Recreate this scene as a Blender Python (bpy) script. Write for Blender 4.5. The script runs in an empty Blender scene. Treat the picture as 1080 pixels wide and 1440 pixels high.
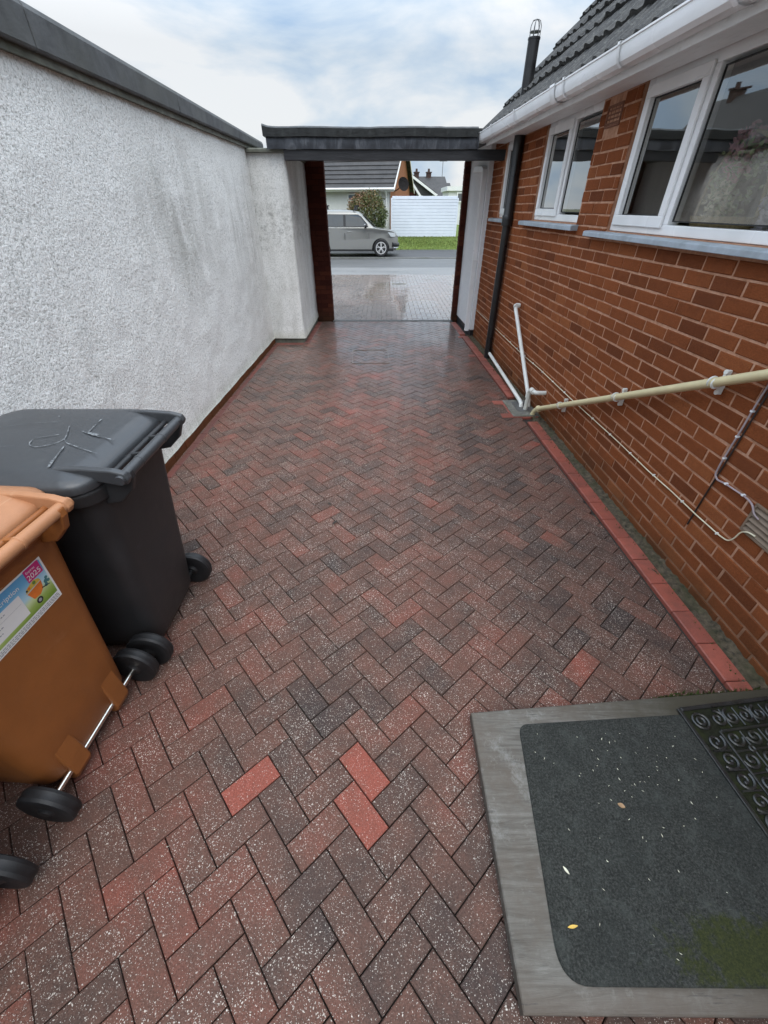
import bpy, bmesh, math, random
import numpy as np
from mathutils import Matrix, Vector
random.seed(7)
NR = np.random.RandomState(11)
scene = bpy.context.scene
COL = scene.collection
R = math.radians
PI = math.pi

# ------------------------------------------------------------------ materials
class NT:
    def __init__(s, name):
        s.m = bpy.data.materials.new(name); s.m.use_nodes = True
        s.t = s.m.node_tree; s.t.nodes.clear()
        s.out = s.t.nodes.new('ShaderNodeOutputMaterial')
        s.b = s.t.nodes.new('ShaderNodeBsdfPrincipled')
        s.t.links.new(s.b.outputs[0], s.out.inputs[0])
    def put(s, sock, v):
        if v is None: return
        if isinstance(v, bpy.types.NodeSocket): s.t.links.new(v, sock)
        elif isinstance(v, (tuple, list)):
            if len(v) == 3 and sock.type == 'RGBA': v = (*v, 1)
            sock.default_value = v
        else: sock.default_value = v
    def n(s, typ, props=None, **ins):
        nd = s.t.nodes.new(typ)
        for k, v in (props or {}).items(): setattr(nd, k, v)
        for k, v in ins.items():
            key = int(k[1:]) if k[0] == '_' and k[1:].isdigit() else k.replace('_', ' ')
            s.put(nd.inputs[key], v)
        return nd
    def pos(s): return s.n('ShaderNodeNewGeometry').outputs['Position']
    def obj(s): return s.n('ShaderNodeTexCoord').outputs['Object']
    def mapv(s, v, scale=(1, 1, 1), loc=(0, 0, 0), rot=(0, 0, 0)):
        return s.n('ShaderNodeMapping', Vector=v, Scale=scale, Location=loc, Rotation=rot).outputs[0]
    def noise(s, v, scale, detail=4, rough=.55, dist=0):
        return s.n('ShaderNodeTexNoise', Vector=v, Scale=scale, Detail=detail, Roughness=rough, Distortion=dist).outputs[0]
    def vor(s, v, scale, feature='F1', rnd=1.0):
        return s.n('ShaderNodeTexVoronoi', {'feature': feature}, Vector=v, Scale=scale, Randomness=rnd)
    def ramp(s, f, stops, interp='LINEAR'):
        nd = s.n('ShaderNodeValToRGB', Fac=f); cr = nd.color_ramp; cr.interpolation = interp
        while len(cr.elements) < len(stops): cr.elements.new(.5)
        for e, (p, c) in zip(cr.elements, stops):
            e.position = p
            e.color = (*c, 1) if isinstance(c, (tuple, list)) else (c, c, c, 1)
        return nd.outputs[0]
    def mix(s, f, a, b, mode='MIX'):
        nd = s.n('ShaderNodeMix', {'data_type': 'RGBA', 'blend_type': mode})
        s.put(nd.inputs[0], f); s.put(nd.inputs[6], a); s.put(nd.inputs[7], b)
        return nd.outputs[2]
    def math(s, op, a, b=None, c=None):
        nd = s.n('ShaderNodeMath', {'operation': op})
        for i, v in enumerate((a, b, c)):
            if v is not None: s.put(nd.inputs[i], v)
        return nd.outputs[0]
    def sep(s, v): return s.n('ShaderNodeSeparateXYZ', Vector=v).outputs
    def bump(s, h, dist=.002, strength=1.0, normal=None):
        nd = s.n('ShaderNodeBump', Height=h, Distance=dist, Strength=strength)
        if normal: s.put(nd.inputs['Normal'], normal)
        return nd.outputs[0]
    def set(s, color=None, rough=None, metal=None, normal=None, spec=None, **kw):
        s.put(s.b.inputs['Base Color'], color); s.put(s.b.inputs['Roughness'], rough)
        s.put(s.b.inputs['Metallic'], metal); s.put(s.b.inputs['Normal'], normal)
        s.put(s.b.inputs['Specular IOR Level'], spec)
        for k, v in kw.items(): s.put(s.b.inputs[k.replace('_', ' ')], v)
        return s.m

M = {}
def simple(name, col, rough=.5, metal=0, var=.18, scale=18, bump=.0006, dirt=None, coords='obj', spec=.5):
    s = NT(name); v = s.obj() if coords == 'obj' else s.pos()
    n1 = s.noise(v, scale, 5, .6); n2 = s.noise(v, scale * .22, 3, .6)
    lo = tuple(c * (1 - var) for c in col); hi = tuple(min(1, c * (1 + var)) for c in col)
    c = s.ramp(n1, [(.3, lo), (.7, hi)])
    if dirt: c = s.mix(s.ramp(n2, [(.45, 0.), (.75, .75)]), c, dirt)
    rr = s.ramp(n2, [(.3, max(.02, rough - .08)), (.7, min(1, rough + .1))])
    M[name] = s.set(c, rr, metal, s.bump(s.noise(v, scale * 6, 3, .6), bump, .6), spec)
    return M[name]

# paver: mottled red / charcoal concrete block with pale exposed chippings, damp
def paver(name, wet=0., grey=0., blobs=()):
    s = NT(name); v = s.pos()
    tone = s.n('ShaderNodeAttribute', {'attribute_name': 'tone'}).outputs['Fac']
    n = s.noise(v, 6, 5, .65); fine = s.noise(v, 190, 3, .7); big = s.noise(v, .9, 4, .6)
    t = s.math('ADD', tone, s.math('MULTIPLY', s.math('SUBTRACT', n, .5), .95))
    t = s.math('ADD', t, s.math('MULTIPLY', s.math('SUBTRACT', big, .49), 1.1))
    c = s.ramp(t, [(.05, (.054, .041, .038)), (.28, (.083, .053, .044)), (.50, (.120, .064, .050)), (.74, (.165, .066, .050)), (.99, (.245, .074, .054))])
    if grey: c = s.mix(grey, c, (.27, .222, .192))
    c = s.mix(.5, c, s.ramp(fine, [(.35, (.40, .38, .36)), (.62, (1.45, 1.42, 1.38))]), 'MULTIPLY')
    dv = s.n('ShaderNodeVectorMath', {'operation': 'ADD'})
    s.put(dv.inputs[0], v); nz = s.n('ShaderNodeTexNoise', Vector=v, Scale=110., Detail=2.).outputs[1]
    sc = s.n('ShaderNodeVectorMath', {'operation': 'SCALE'}, Vector=nz, Scale=.010).outputs[0]
    s.put(dv.inputs[1], sc)
    fl = None
    dens = s.ramp(s.noise(v, 4.5, 3, .6), [(.3, .6), (.65, 1.05)])
    for scale, th in ((70., .148), (112., .188), (175., .235), (270., .26)):
        vo = s.vor(dv.outputs[0], scale)
        rnd = s.sep(vo.outputs['Color'])[0]
        rad = s.math('MULTIPLY', s.math('MULTIPLY', s.math('MAXIMUM', s.math('SUBTRACT', rnd, .30), 0.), th * 2.1), dens)
        k = s.math('MULTIPLY_ADD', s.math('SUBTRACT', rad, vo.outputs['Distance']), 13., .3)
        k = s.n('ShaderNodeClamp', Value=k).outputs[0]
        k = s.math('MULTIPLY', k, s.math('GREATER_THAN', rnd, .38))
        fl = k if fl is None else s.math('MAXIMUM', fl, k)
    fl = s.math('MULTIPLY', fl, s.ramp(tone, [(.955, 1.), (1., .7)]))
    c = s.mix(s.math('MULTIPLY', fl, .76), c, s.ramp(fine, [(.3, (.38, .33, .28)), (.6, (.80, .74, .66))]))
    damp = s.noise(s.mapv(v, (1.0, .55, 1)), 1.1, 5, .6)
    x, y, z = s.sep(v)
    far = s.n('ShaderNodeMapRange', Value=y, _1=1.5, _2=8.0, _3=0., _4=1.).outputs[0]
    wetf = s.math('ADD', s.math('MULTIPLY', damp, .75), s.math('MULTIPLY', far, .30 + wet))
    for bx, by, rx, ry in blobs:
        a = s.math('DIVIDE', s.math('SUBTRACT', x, bx), rx); b = s.math('DIVIDE', s.math('SUBTRACT', y, by), ry)
        d = s.math('ADD', s.math('SQRT', s.math('ADD', s.math('MULTIPLY', a, a), s.math('MULTIPLY', b, b))), s.math('MULTIPLY', s.math('SUBTRACT', s.noise(v, 3.2, 5, .65), .5), 1.5))
        wetf = s.math('MAXIMUM', wetf, s.n('ShaderNodeMapRange', Value=d, _1=1.05, _2=.45, _3=0., _4=1.3).outputs[0])
    c = s.mix(s.ramp(wetf, [(.35, 0.), (.75, .08)]), c, (.024, .020, .018))
    r = s.ramp(wetf, [(.30, .60), (.58, .40), (.85, .24), (1., .10)])
    h = s.math('ADD', s.math('MULTIPLY', fine, .8), s.math('MULTIPLY', fl, .35))
    film = s.ramp(wetf, [(.38, 0.), (.66, .75), (1., 1.)])
    M[name] = s.set(c, r, 0, s.bump(h, .0022, .75), s.math('MULTIPLY_ADD', far, .16, .10), Coat_Weight=s.math('MULTIPLY', film, s.math('MULTIPLY_ADD', far, .9, .1)), Coat_Roughness=s.ramp(wetf, [(.45, .20), (.7, .11), (1., .04)]), Coat_IOR=1.36)
paver('lane_paver'); paver('front_paver', .14, .58, ((-.98, 9.75, .50, .40), (.86, 10.1, .55, .70), (.42, 13.02, .9, .6)))

s = NT('joint_sand'); v = s.pos()
M['joint_sand'] = s.set(s.ramp(s.noise(v, 30, 5), [(.3, (.012, .010, .009)), (.6, (.035, .028, .022)), (.8, (.04, .045, .018))]), .9, 0, s.bump(s.noise(v, 200, 3), .003))

s = NT('edging_red'); v = s.pos()
tone = s.n('ShaderNodeAttribute', {'attribute_name': 'tone'}).outputs['Fac']
c = s.ramp(tone, [(0., (.12, .046, .038)), (.4, (.23, .070, .052)), (1., (.34, .096, .068))])
c = s.mix(s.ramp(s.noise(v, 9, 5, .65), [(.45, 0.), (.75, .7)]), c, (.14, .060, .046))
c = s.mix(.3, c, s.ramp(s.noise(v, 220, 3, .7), [(.3, (.4, .4, .4)), (.65, (1.4, 1.4, 1.4))]), 'MULTIPLY')
M['edging_red'] = s.set(c, s.ramp(s.noise(v, 3, 3), [(.3, .30), (.7, .6)]), 0, s.bump(s.noise(v, 240, 3, .7), .0014, .7))

# wall brick
def brick(name, cols, dark):
    s = NT(name); v = s.pos(); vo = s.obj()
    tone = s.n('ShaderNodeAttribute', {'attribute_name': 'tone'}).outputs['Fac']
    n = s.noise(vo, 16, 5, .65)
    t = s.math('ADD', tone, s.math('MULTIPLY', s.math('SUBTRACT', n, .5), .55))
    c = s.ramp(t, [(.05, cols[0]), (.4, cols[1]), (.7, cols[2]), (1., cols[3])])
    c = s.mix(s.ramp(s.noise(s.mapv(vo, (3, 3, 30)), 3, 5, .7), [(.52, 0.), (.8, .55)]), c, dark)
    c = s.mix(.45, c, s.ramp(s.noise(s.mapv(vo, (1, 1, 1.8)), 120, 4, .75), [(.34, (.45, .42, .4)), (.62, (1.35, 1.35, 1.3))]), 'MULTIPLY')
    c = s.mix(s.ramp(s.noise(vo, 42, 4, .8), [(.66, 0.), (.74, .5)]), c, tuple(min(1, q * 1.9) for q in cols[3]))
    c = s.mix(s.ramp(s.noise(vo, 2.2, 5, .7), [(.5, 0.), (.75, .45)]), c, dark)
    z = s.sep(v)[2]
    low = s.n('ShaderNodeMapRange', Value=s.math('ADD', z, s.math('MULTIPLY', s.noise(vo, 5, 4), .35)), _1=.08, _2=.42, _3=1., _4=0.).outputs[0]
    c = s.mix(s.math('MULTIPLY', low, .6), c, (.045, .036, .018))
    M[name] = s.set(c, .82, 0, s.bump(s.math('ADD', s.noise(s.mapv(vo, (1, 1, 2.2)), 85, 5, .75), s.math('MULTIPLY', s.noise(vo, 18, 3), .8)), .007, 1.), .1)
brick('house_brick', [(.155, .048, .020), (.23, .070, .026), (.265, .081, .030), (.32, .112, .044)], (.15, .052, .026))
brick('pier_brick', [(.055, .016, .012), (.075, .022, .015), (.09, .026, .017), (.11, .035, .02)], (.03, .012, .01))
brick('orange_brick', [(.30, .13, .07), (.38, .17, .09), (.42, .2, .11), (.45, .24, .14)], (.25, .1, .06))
s = NT('mortar'); v = s.obj()
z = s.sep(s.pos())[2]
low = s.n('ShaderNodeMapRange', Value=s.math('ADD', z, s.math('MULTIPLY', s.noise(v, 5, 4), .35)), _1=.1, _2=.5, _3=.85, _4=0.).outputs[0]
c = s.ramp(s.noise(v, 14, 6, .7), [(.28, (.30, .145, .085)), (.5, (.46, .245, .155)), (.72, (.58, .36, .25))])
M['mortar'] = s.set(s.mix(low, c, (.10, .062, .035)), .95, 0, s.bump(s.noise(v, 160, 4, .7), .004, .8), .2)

# roughcast render on the left wall
def render_mat(name, mould=False):
    s = NT(name); v = s.pos()
    pit = s.noise(v, 82, 3, .6)  # small shadows of the grains are painted into the colour as dark pits
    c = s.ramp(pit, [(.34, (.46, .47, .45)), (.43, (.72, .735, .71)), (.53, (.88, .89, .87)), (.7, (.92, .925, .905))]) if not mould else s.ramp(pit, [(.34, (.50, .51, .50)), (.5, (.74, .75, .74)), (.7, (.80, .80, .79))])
    st = s.noise(s.mapv(v, (1, 1.6, .33), rot=(R(14), 0, 0)), 2.6, 5, .62, .4)
    st2 = s.noise(s.mapv(v, (1, 9, .5)), 1.7, 5, .65)
    x, y, z = s.sep(v)
    # grimy patch a few metres along, damp streaks toward the pillar
    def blob(cy, cz, ry, rz):
        a = s.math('DIVIDE', s.math('SUBTRACT', y, cy), ry); b = s.math('DIVIDE', s.math('SUBTRACT', z, cz), rz)
        d = s.math('SQRT', s.math('ADD', s.math('MULTIPLY', a, a), s.math('MULTIPLY', b, b)))
        return s.n('ShaderNodeMapRange', {'interpolation_type': 'SMOOTHSTEP'}, Value=d, _1=1., _2=.1, _3=0., _4=1.).outputs[0]
    d1 = s.math('MULTIPLY', blob(4.5, 1.62, 1.3, .85), s.ramp(st, [(.36, 0.), (.66, 1.)]))
    d2 = s.math('MULTIPLY', blob(6.2, 1.5, 1.3, 1.4), s.ramp(st2, [(.42, 0.), (.75, .7)]))
    d3 = s.math('MULTIPLY', s.ramp(st, [(.5, 0.), (.8, .2)]), 1.)
    d = s.math('MAXIMUM', s.math('MAXIMUM', d1, d2), d3)
    c = s.mix(s.math('MULTIPLY', d, .72), c, (.235, .235, .20))
    grd = s.n('ShaderNodeMapRange', Value=s.math('ADD', z, s.math('MULTIPLY', st2, .18)), _1=.1, _2=.30, _3=.75, _4=0.).outputs[0]
    c = s.mix(grd, c, (.30, .30, .22))
    top = s.n('ShaderNodeMapRange', Value=s.math('ADD', z, s.math('MULTIPLY', st2, -.25)), _1=2.02, _2=2.34, _3=0., _4=.55).outputs[0]
    c = s.mix(top, c, (.30, .30, .27))
    if mould:
        mb = s.math('MULTIPLY', blob(6.8, 1.55, 2.5, .55), s.ramp(s.noise(v, 14, 8, .85), [(.50, 0.), (.62, 1.)]))
        c = s.mix(s.math('MULTIPLY', mb, .6), c, (.07, .07, .062))
        c = s.mix(s.ramp(s.noise(s.mapv(v, (2, 2, .5)), 3, 6, .7), [(.42, 0.), (.72, .5)]), c, (.34, .34, .31))
    lump = s.vor(v, 150, 'F1').outputs['Distance']
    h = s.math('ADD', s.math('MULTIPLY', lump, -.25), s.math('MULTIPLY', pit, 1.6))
    M[name] = s.set(c, .9, 0, s.bump(h, .006, .6), .25)
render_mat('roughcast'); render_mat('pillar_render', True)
s = NT('smooth_render'); v = s.pos()
M['smooth_render'] = s.set(s.ramp(s.noise(v, 40, 5, .7), [(.3, (.72, .735, .75)), (.7, (.84, .845, .85))]), .8, 0, s.bump(s.noise(v, 110, 4, .7), .005, .7))

simple('coping', (.078, .082, .084), .7, 0, .35, 9, .003, (.10, .105, .095), 'pos')
simple('cap_stone', (.13, .135, .11), .85, 0, .35, 12, .003, (.06, .065, .045), 'pos')
s = NT('felt'); v = s.pos()
st = s.noise(s.mapv(v, (7, 1, .6)), 2, 5, .65)
c = s.ramp(st, [(.3, (.008, .009, .009)), (.6, (.017, .019, .019)), (.8, (.045, .05, .046))])
M['felt'] = s.set(c, s.ramp(st, [(.3, .35), (.7, .65)]), 0, s.bump(s.noise(v, 25, 5, .6), .006))
s = NT('lead'); v = s.pos()
st = s.noise(s.mapv(v, (3, 1, 1)), 3, 6, .7, .6); dr = s.noise(s.mapv(v, (9, 1, .6)), 1.6, 5, .7, .5)
c = s.ramp(st, [(.3, (.022, .024, .029)), (.5, (.05, .055, .066)), (.74, (.17, .18, .20))])
c = s.mix(s.ramp(dr, [(.62, 0.), (.72, .9)]), c, (.016, .017, .02))
M['lead'] = s.set(c, .45, .25, s.bump(st, .012, .6))
s = NT('black_board'); v = s.pos()
st = s.noise(s.mapv(v, (1.5, 1, 12)), 3, 6, .72)
c = s.ramp(st, [(.42, (.008, .008, .010)), (.62, (.018, .018, .021)), (.78, (.07, .07, .078))])
M['black_board'] = s.set(c, .5, 0, s.bump(st, .004))
simple('upvc', (.88, .885, .89), .28, 0, .03, 6, .0002, (.66, .67, .66), 'obj')
s = NT('white_paint'); v = s.pos()
c = s.ramp(s.noise(v, 6, 6, .7), [(.3, (.74, .76, .76)), (.7, (.86, .87, .87))])
c = s.mix(s.ramp(s.noise(s.mapv(v, (40, 3, 20)), 1.5, 5, .7), [(.56, 0.), (.8, .55)]), c, (.32, .32, .28))
M['white_paint'] = s.set(c, .45, 0, s.bump(s.noise(v, 50, 4), .001))
simple('sill_grey', (.36, .41, .46), .5, 0, .12, 20, .001, (.22, .25, .27), 'pos')
simple('black_pipe', (.011, .011, .012), .32, 0, .3, 12, .0015, (.03, .03, .03), 'pos')
simple('white_pipe', (.74, .74, .70), .4, 0, .06, 12, .0003, (.58, .57, .48), 'pos')
simple('cream_pipe', (.66, .57, .34), .42, 0, .08, 10, .0003, (.55, .48, .28), 'pos')
simple('white_cable', (.72, .66, .48), .5, 0, .1, 30, .0002)
simple('grey_cable', (.36, .29, .30), .5, 0, .1, 30, .0002)
simple('dark_line', (.022, .014, .012), .6, 0, .3, 30, .0002)
simple('louvre', (.19, .135, .092), .6, 0, .15, 30, .0006)
simple('chimney_brick', (.060, .034, .028), .9, 0, .25, 8)
simple('terracotta', (.20, .085, .05), .85, 0, .2, 40, .002)
simple('galv', (.20, .20, .20), .45, .7, .1, 30, .0003)
simple('steel_axle', (.72, .70, .64), .22, 1, .1, 40, .0003)
simple('cover_metal', (.20, .17, .15), .55, .2, .3, 30, .001, (.10, .075, .065), 'pos')
simple('grating', (.16, .16, .155), .5, .5, .25, 40, .001, None, 'pos')
simple('concrete', (.17, .165, .145), .9, 0, .3, 25, .004, (.075, .085, .035), 'pos')
simple('rubber_tyre', (.010, .010, .011), .55, 0, .3, 30, .001)
simple('wheel_black', (.014, .014, .015), .45, 0, .3, 30, .0006)
def binplastic(name, col, light, dust):
    s = NT(name); v = s.obj(); z = s.sep(v)[2]
    n = s.noise(v, 5, 5, .65); g = s.noise(v, 380, 2, .6)
    c = s.ramp(n, [(.3, tuple(k * .86 for k in col)), (.7, tuple(k * 1.14 for k in col))])
    c = s.mix(s.ramp(s.noise(s.mapv(v, (2, 2, .7)), 6, 6, .7), [(.55, 0.), (.85, .28)]), c, light)
    low = s.n('ShaderNodeMapRange', Value=s.math('ADD', z, s.math('MULTIPLY', n, .25)), _1=.12, _2=.42, _3=.5, _4=0.).outputs[0]
    c = s.mix(low, c, dust)
    scr = s.ramp(s.noise(s.mapv(v, (30, 2, 6), rot=(.5, .3, .2)), 2.2, 4, .7), [(.66, 0.), (.72, .28)])
    c = s.mix(scr, c, light)
    M[name] = s.set(c, s.ramp(n, [(.3, .40), (.7, .56)]), 0, s.bump(s.math('ADD', g, s.math('MULTIPLY', s.noise(v, 7, 3), 2.)), .0012, .6), .45)
binplastic('bin_charcoal', (.021, .022, .024), (.060, .062, .066), (.035, .033, .03))
binplastic('lid_charcoal', (.036, .039, .043), (.11, .115, .12), (.05, .05, .05))
M['lid_charcoal'].node_tree.nodes['Principled BSDF'].inputs['Coat Weight'].default_value = .35
M['lid_charcoal'].node_tree.nodes['Principled BSDF'].inputs['Coat Roughness'].default_value = .18
binplastic('bin_brown', (.265, .090, .022), (.33, .14, .06), (.16, .06, .02))
binplastic('lid_brown', (.40, .185, .088), (.55, .33, .2), (.40, .19, .09))
s = NT('chalk'); v = s.obj()
M['chalk'] = s.set(s.ramp(s.noise(v, 55, 5, .8), [(.42, (.040, .043, .047)), (.56, (.20, .215, .225)), (.7, (.30, .315, .32))]), .75)
# weathered board
s = NT('old_board'); v = s.pos()
gr = s.noise(s.mapv(v, (2.0, 26, 8), rot=(0, 0, R(-6))), 1.7, 8, .8, .7); n = s.noise(v, 4.5, 7, .72)
c = s.ramp(gr, [(.32, (.058, .051, .041)), (.48, (.118, .110, .095)), (.66, (.19, .182, .163))])
c = s.mix(s.ramp(n, [(.40, 0.), (.62, .85)]), c, (.098, .080, .062))
c = s.mix(s.ramp(s.noise(v, 11, 6, .8), [(.54, 0.), (.70, .65)]), c, (.24, .24, .225))
kn = s.vor(s.mapv(v, (4.5, 9, 4)), 1.).outputs['Distance']
c = s.mix(s.ramp(kn, [(.05, .75), (.11, 0.)]), c, (.045, .040, .034))
x, y, z = s.sep(v)
mx = s.n('ShaderNodeMapRange', Value=s.math('ADD', x, s.math('MULTIPLY', n, .5)), _1=1.0, _2=1.45, _3=0., _4=.9).outputs[0]
c = s.mix(mx, c, (.035, .030, .016))
nb = s.n('ShaderNodeMapRange', Value=s.math('ADD', y, s.math('MULTIPLY', n, .06)), _1=.16, _2=.10, _3=0., _4=.5).outputs[0]
c = s.mix(nb, c, (.105, .082, .064))
c = s.mix(s.ramp(s.noise(s.mapv(v, (3, 40, 8)), 2.0, 6, .75), [(.60, 0.), (.66, .85)]), c, (.05, .045, .04))
M['old_board'] = s.set(c, .72, 0, s.bump(gr, .0035, .8))
# damp carpet mat with grit and moss
s = NT('mat_carpet'); v = s.pos(); x, y, z = s.sep(v)
f = s.noise(v, 150, 4, .85); n = s.noise(v, 5, 5, .65); sp = s.noise(v, 70, 5, .8)
c = s.ramp(f, [(.34, (.009, .010, .009)), (.5, (.029, .031, .028)), (.68, (.074, .077, .069))])
c = s.mix(s.ramp(n, [(.4, 0.), (.7, .5)]), c, (.020, .023, .021))
c = s.mix(s.ramp(sp, [(.62, 0.), (.74, .45)]), c, (.12, .132, .122))
vo = s.vor(s.n('ShaderNodeVectorMath', {'operation': 'ADD'}, _0=v, _1=s.n('ShaderNodeVectorMath', {'operation': 'SCALE'}, Vector=s.n('ShaderNodeTexNoise', Vector=v, Scale=90.).outputs[1], Scale=.012).outputs[0]).outputs[0], 85); rnd = s.sep(vo.outputs['Color'])[0]
gk = s.math('MULTIPLY', s.math('LESS_THAN', vo.outputs['Distance'], s.math('MULTIPLY', s.math('SUBTRACT', rnd, .6), .30)), s.ramp(s.noise(v, 7, 4, .7), [(.45, 0.), (.6, .8)]))
c = s.mix(gk, c, (.20, .22, .21))
c = s.mix(s.ramp(s.noise(v, 14, 6, .8), [(.50, 0.), (.72, .6)]), c, (.070, .078, .071))
c = s.mix(s.ramp(s.noise(s.mapv(v, (30, 210, 30), rot=(0, 0, .5)), 1., 3, .6), [(.66, 0.), (.74, .5)]), c, (.12, .135, .13))
dx = s.math('DIVIDE', s.math('SUBTRACT', x, 1.03), .24); dy = s.math('DIVIDE', s.math('SUBTRACT', y, .165), .085)
dd = s.math('ADD', s.math('SQRT', s.math('ADD', s.math('MULTIPLY', dx, dx), s.math('MULTIPLY', dy, dy))), s.math('MULTIPLY', s.math('SUBTRACT', s.noise(v, 22, 8, .85), .5), 4.2))
mm = s.n('ShaderNodeMapRange', Value=dd, _1=1.05, _2=.55, _3=0., _4=.92).outputs[0]
c = s.mix(mm, c, s.ramp(f, [(.3, (.012, .016, .006)), (.7, (.048, .056, .013))]))
M['mat_carpet'] = s.set(c, .85, 0, s.bump(s.math('ADD', f, sp), .004, .8), .25)
simple('mat_rubber', (.022, .023, .023), .26, 0, .4, 25, .0015, (.028, .030, .022), 'pos')
simple('mat_grime', (.016, .017, .011), .95, 0, .6, 60, .003, (.030, .036, .012), 'pos', .1)
simple('soil', (.085, .066, .042), .95, 0, .75, 38, .014, (.040, .046, .014), 'pos')
simple('moss', (.060, .085, .015), .95, 0, .5, 120, .01, (.03, .04, .01), 'pos')
simple('leaf_yellow', (.62, .40, .08), .6, 0, .2, 60)
simple('leaf_pale', (.66, .64, .50), .6, 0, .2, 60)
simple('leaf_brown', (.30, .19, .10), .7, 0, .3, 60)
simple('leaf_dark', (.03, .022, .016), .7, 0, .3, 60)
# roof tile
s = NT('roof_tile'); v = s.pos(); o = s.obj()
c = s.ramp(s.noise(o, 4, 6, .7), [(.3, (.018, .018, .018)), (.5, (.036, .035, .034)), (.72, (.066, .063, .058))])
c = s.mix(s.ramp(s.noise(o, 38, 5, .75), [(.52, 0.), (.66, .8)]), c, (.13, .13, .118))
M['roof_tile'] = s.set(c, .75, 0, s.bump(s.noise(o, 70, 5, .7), .006), .4)
s = NT('far_roof'); o = s.obj()
c = s.ramp(s.noise(o, 2, 6, .7), [(.3, (.022, .021, .021)), (.72, (.055, .052, .05))])
M['far_roof'] = s.set(c, .7, 0, s.bump(s.noise(o, 9, 5, .7), .02))
simple('house_white', (.70, .70, .68), .85, 0, .06, 4, .003, (.58, .58, .55), 'pos')
simple('fence_white', (.72, .77, .84), .5, 0, .04, 3, .001, (.62, .67, .74), 'pos')
simple('trim_white', (.78, .78, .76), .5, 0, .05, 5, .001)
simple('bush_stem', (.07, .05, .035), .9)
s = NT('bush_leaf'); rn = s.n('ShaderNodeNewGeometry').outputs['Random Per Island']
tone = s.n('ShaderNodeAttribute', {'attribute_name': 'tone'}).outputs['Fac']
c = s.ramp(s.math('ADD', s.math('MULTIPLY', tone, .8), s.math('MULTIPLY', rn, .3)), [(.1, (.030, .052, .014)), (.5, (.090, .118, .032)), (.8, (.17, .115, .045)), (1., (.30, .135, .075))])
M['bush_leaf'] = s.set(c, .45)
s = NT('lawn_green'); v = s.pos()
c = s.ramp(s.noise(v, 3.5, 6, .7), [(.3, (.075, .115, .018)), (.6, (.125, .175, .028)), (.8, (.19, .20, .05))])
M['lawn_green'] = s.set(c, .9, 0, s.bump(s.noise(v, 60, 4), .02))
s = NT('grass_blade'); rn = s.n('ShaderNodeNewGeometry').outputs['Random Per Island']
M['grass_blade'] = s.set(s.ramp(rn, [(0, (.065, .11, .016)), (.7, (.13, .18, .03)), (1, (.22, .22, .06))]), .7)
def tarmac(name, a, b, wet):
    s = NT(name); v = s.pos()
    n = s.noise(s.mapv(v, (.35, 1.3, 1)), 1.2, 6, .65)
    c = s.ramp(s.noise(v, 60, 5, .7), [(.3, a), (.7, b)])
    c = s.mix(s.ramp(n, [(.4, 0.), (.7, .5)]), c, tuple(k * .6 for k in a))
    M[name] = s.set(c, s.ramp(n, [(.3, wet + .2), (.65, wet)]), 0, s.bump(s.noise(v, 90, 4, .7), .004, .6))
tarmac('road_tarmac', (.075, .076, .076), (.115, .116, .115), .36)
tarmac('path_tarmac', (.15, .15, .147), (.215, .213, .208), .36)
tarmac('dark_tarmac', (.034, .034, .036), (.06, .06, .062), .5)
simple('kerb_stone', (.15, .15, .14), .8, 0, .25, 6, .004, (.06, .07, .03), 'pos')
s = NT('earth'); v = s.pos()
M['earth'] = s.set(s.ramp(s.noise(v, .4, 6, .7), [(.3, (.05, .06, .025)), (.7, (.09, .09, .05))]), .95)
# car
s = NT('car_paint'); v = s.pos()
fl = s.vor(v, 900).outputs['Color']
c = s.mix(.06, (.185, .185, .172), fl)
M['car_paint'] = s.set(c, .34, .40, None, .5, Coat_Weight=.6, Coat_Roughness=.06)
simple('car_glass', (.030, .036, .038), .06, 0, .2, 2, 0.0, None, 'pos', 1.0)
simple('car_black', (.014, .014, .015), .5, 0, .2, 10, .0004)
simple('alloy', (.62, .62, .62), .35, .35, .1, 10, .0002)
simple('lamp_glass', (.55, .58, .60), .08, .3, .1, 20, 0.0)
simple('lamp_red', (.35, .02, .02), .15)
simple('mirror_chrome', (.62, .62, .62), .25, .3)
# glass pane
s = NT('window_glass')
s.t.nodes.remove(s.b)
tr = s.n('ShaderNodeBsdfTransparent', Color=(.92, .94, .92))
gl = s.n('ShaderNodeBsdfGlossy', Color=(.97, .95, .91), Roughness=.015)
nw = s.noise(s.pos(), 1.3, 2, .5)
s.put(gl.inputs['Normal'], s.bump(nw, .012, .25))
fr = s.n('ShaderNodeFresnel', IOR=1.75)
mx = s.n('ShaderNodeMixShader'); s.put(mx.inputs[0], s.math('MINIMUM', s.math('MULTIPLY_ADD', fr.outputs[0], 2.7, .02), .9))
s.t.links.new(tr.outputs[0], mx.inputs[1]); s.t.links.new(gl.outputs[0], mx.inputs[2]); s.t.links.new(mx.outputs[0], s.out.inputs[0])
M['window_glass'] = s.m
s = NT('dark_pane'); M['dark_pane'] = s.set((.06, .07, .075), .05, 0, s.bump(s.noise(s.pos(), .8, 2), .02, .3), 1.)
simple('room_wall', (.62, .60, .50), .9, 0, .05, 3)
simple('room_floor', (.16, .11, .07), .6, 0, .2, 6)
simple('net_curtain', (.80, .79, .74), .9, 0, .06, 10, .002)
simple('dish_grey', (.022, .020, .020), .9, spec=.1)
simple('petal_pink', (.55, .28, .30), .7, 0, .3, 40); simple('petal_mauve', (.60, .56, .62), .7, 0, .3, 40)
simple('petal_cream', (.80, .76, .58), .7, 0, .2, 40); simple('flower_green', (.30, .35, .16), .7, 0, .3, 40)
simple('wicker', (.38, .30, .16), .8, 0, .3, 80, .003)
simple('seal', (.018, .018, .018), .6)
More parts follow.
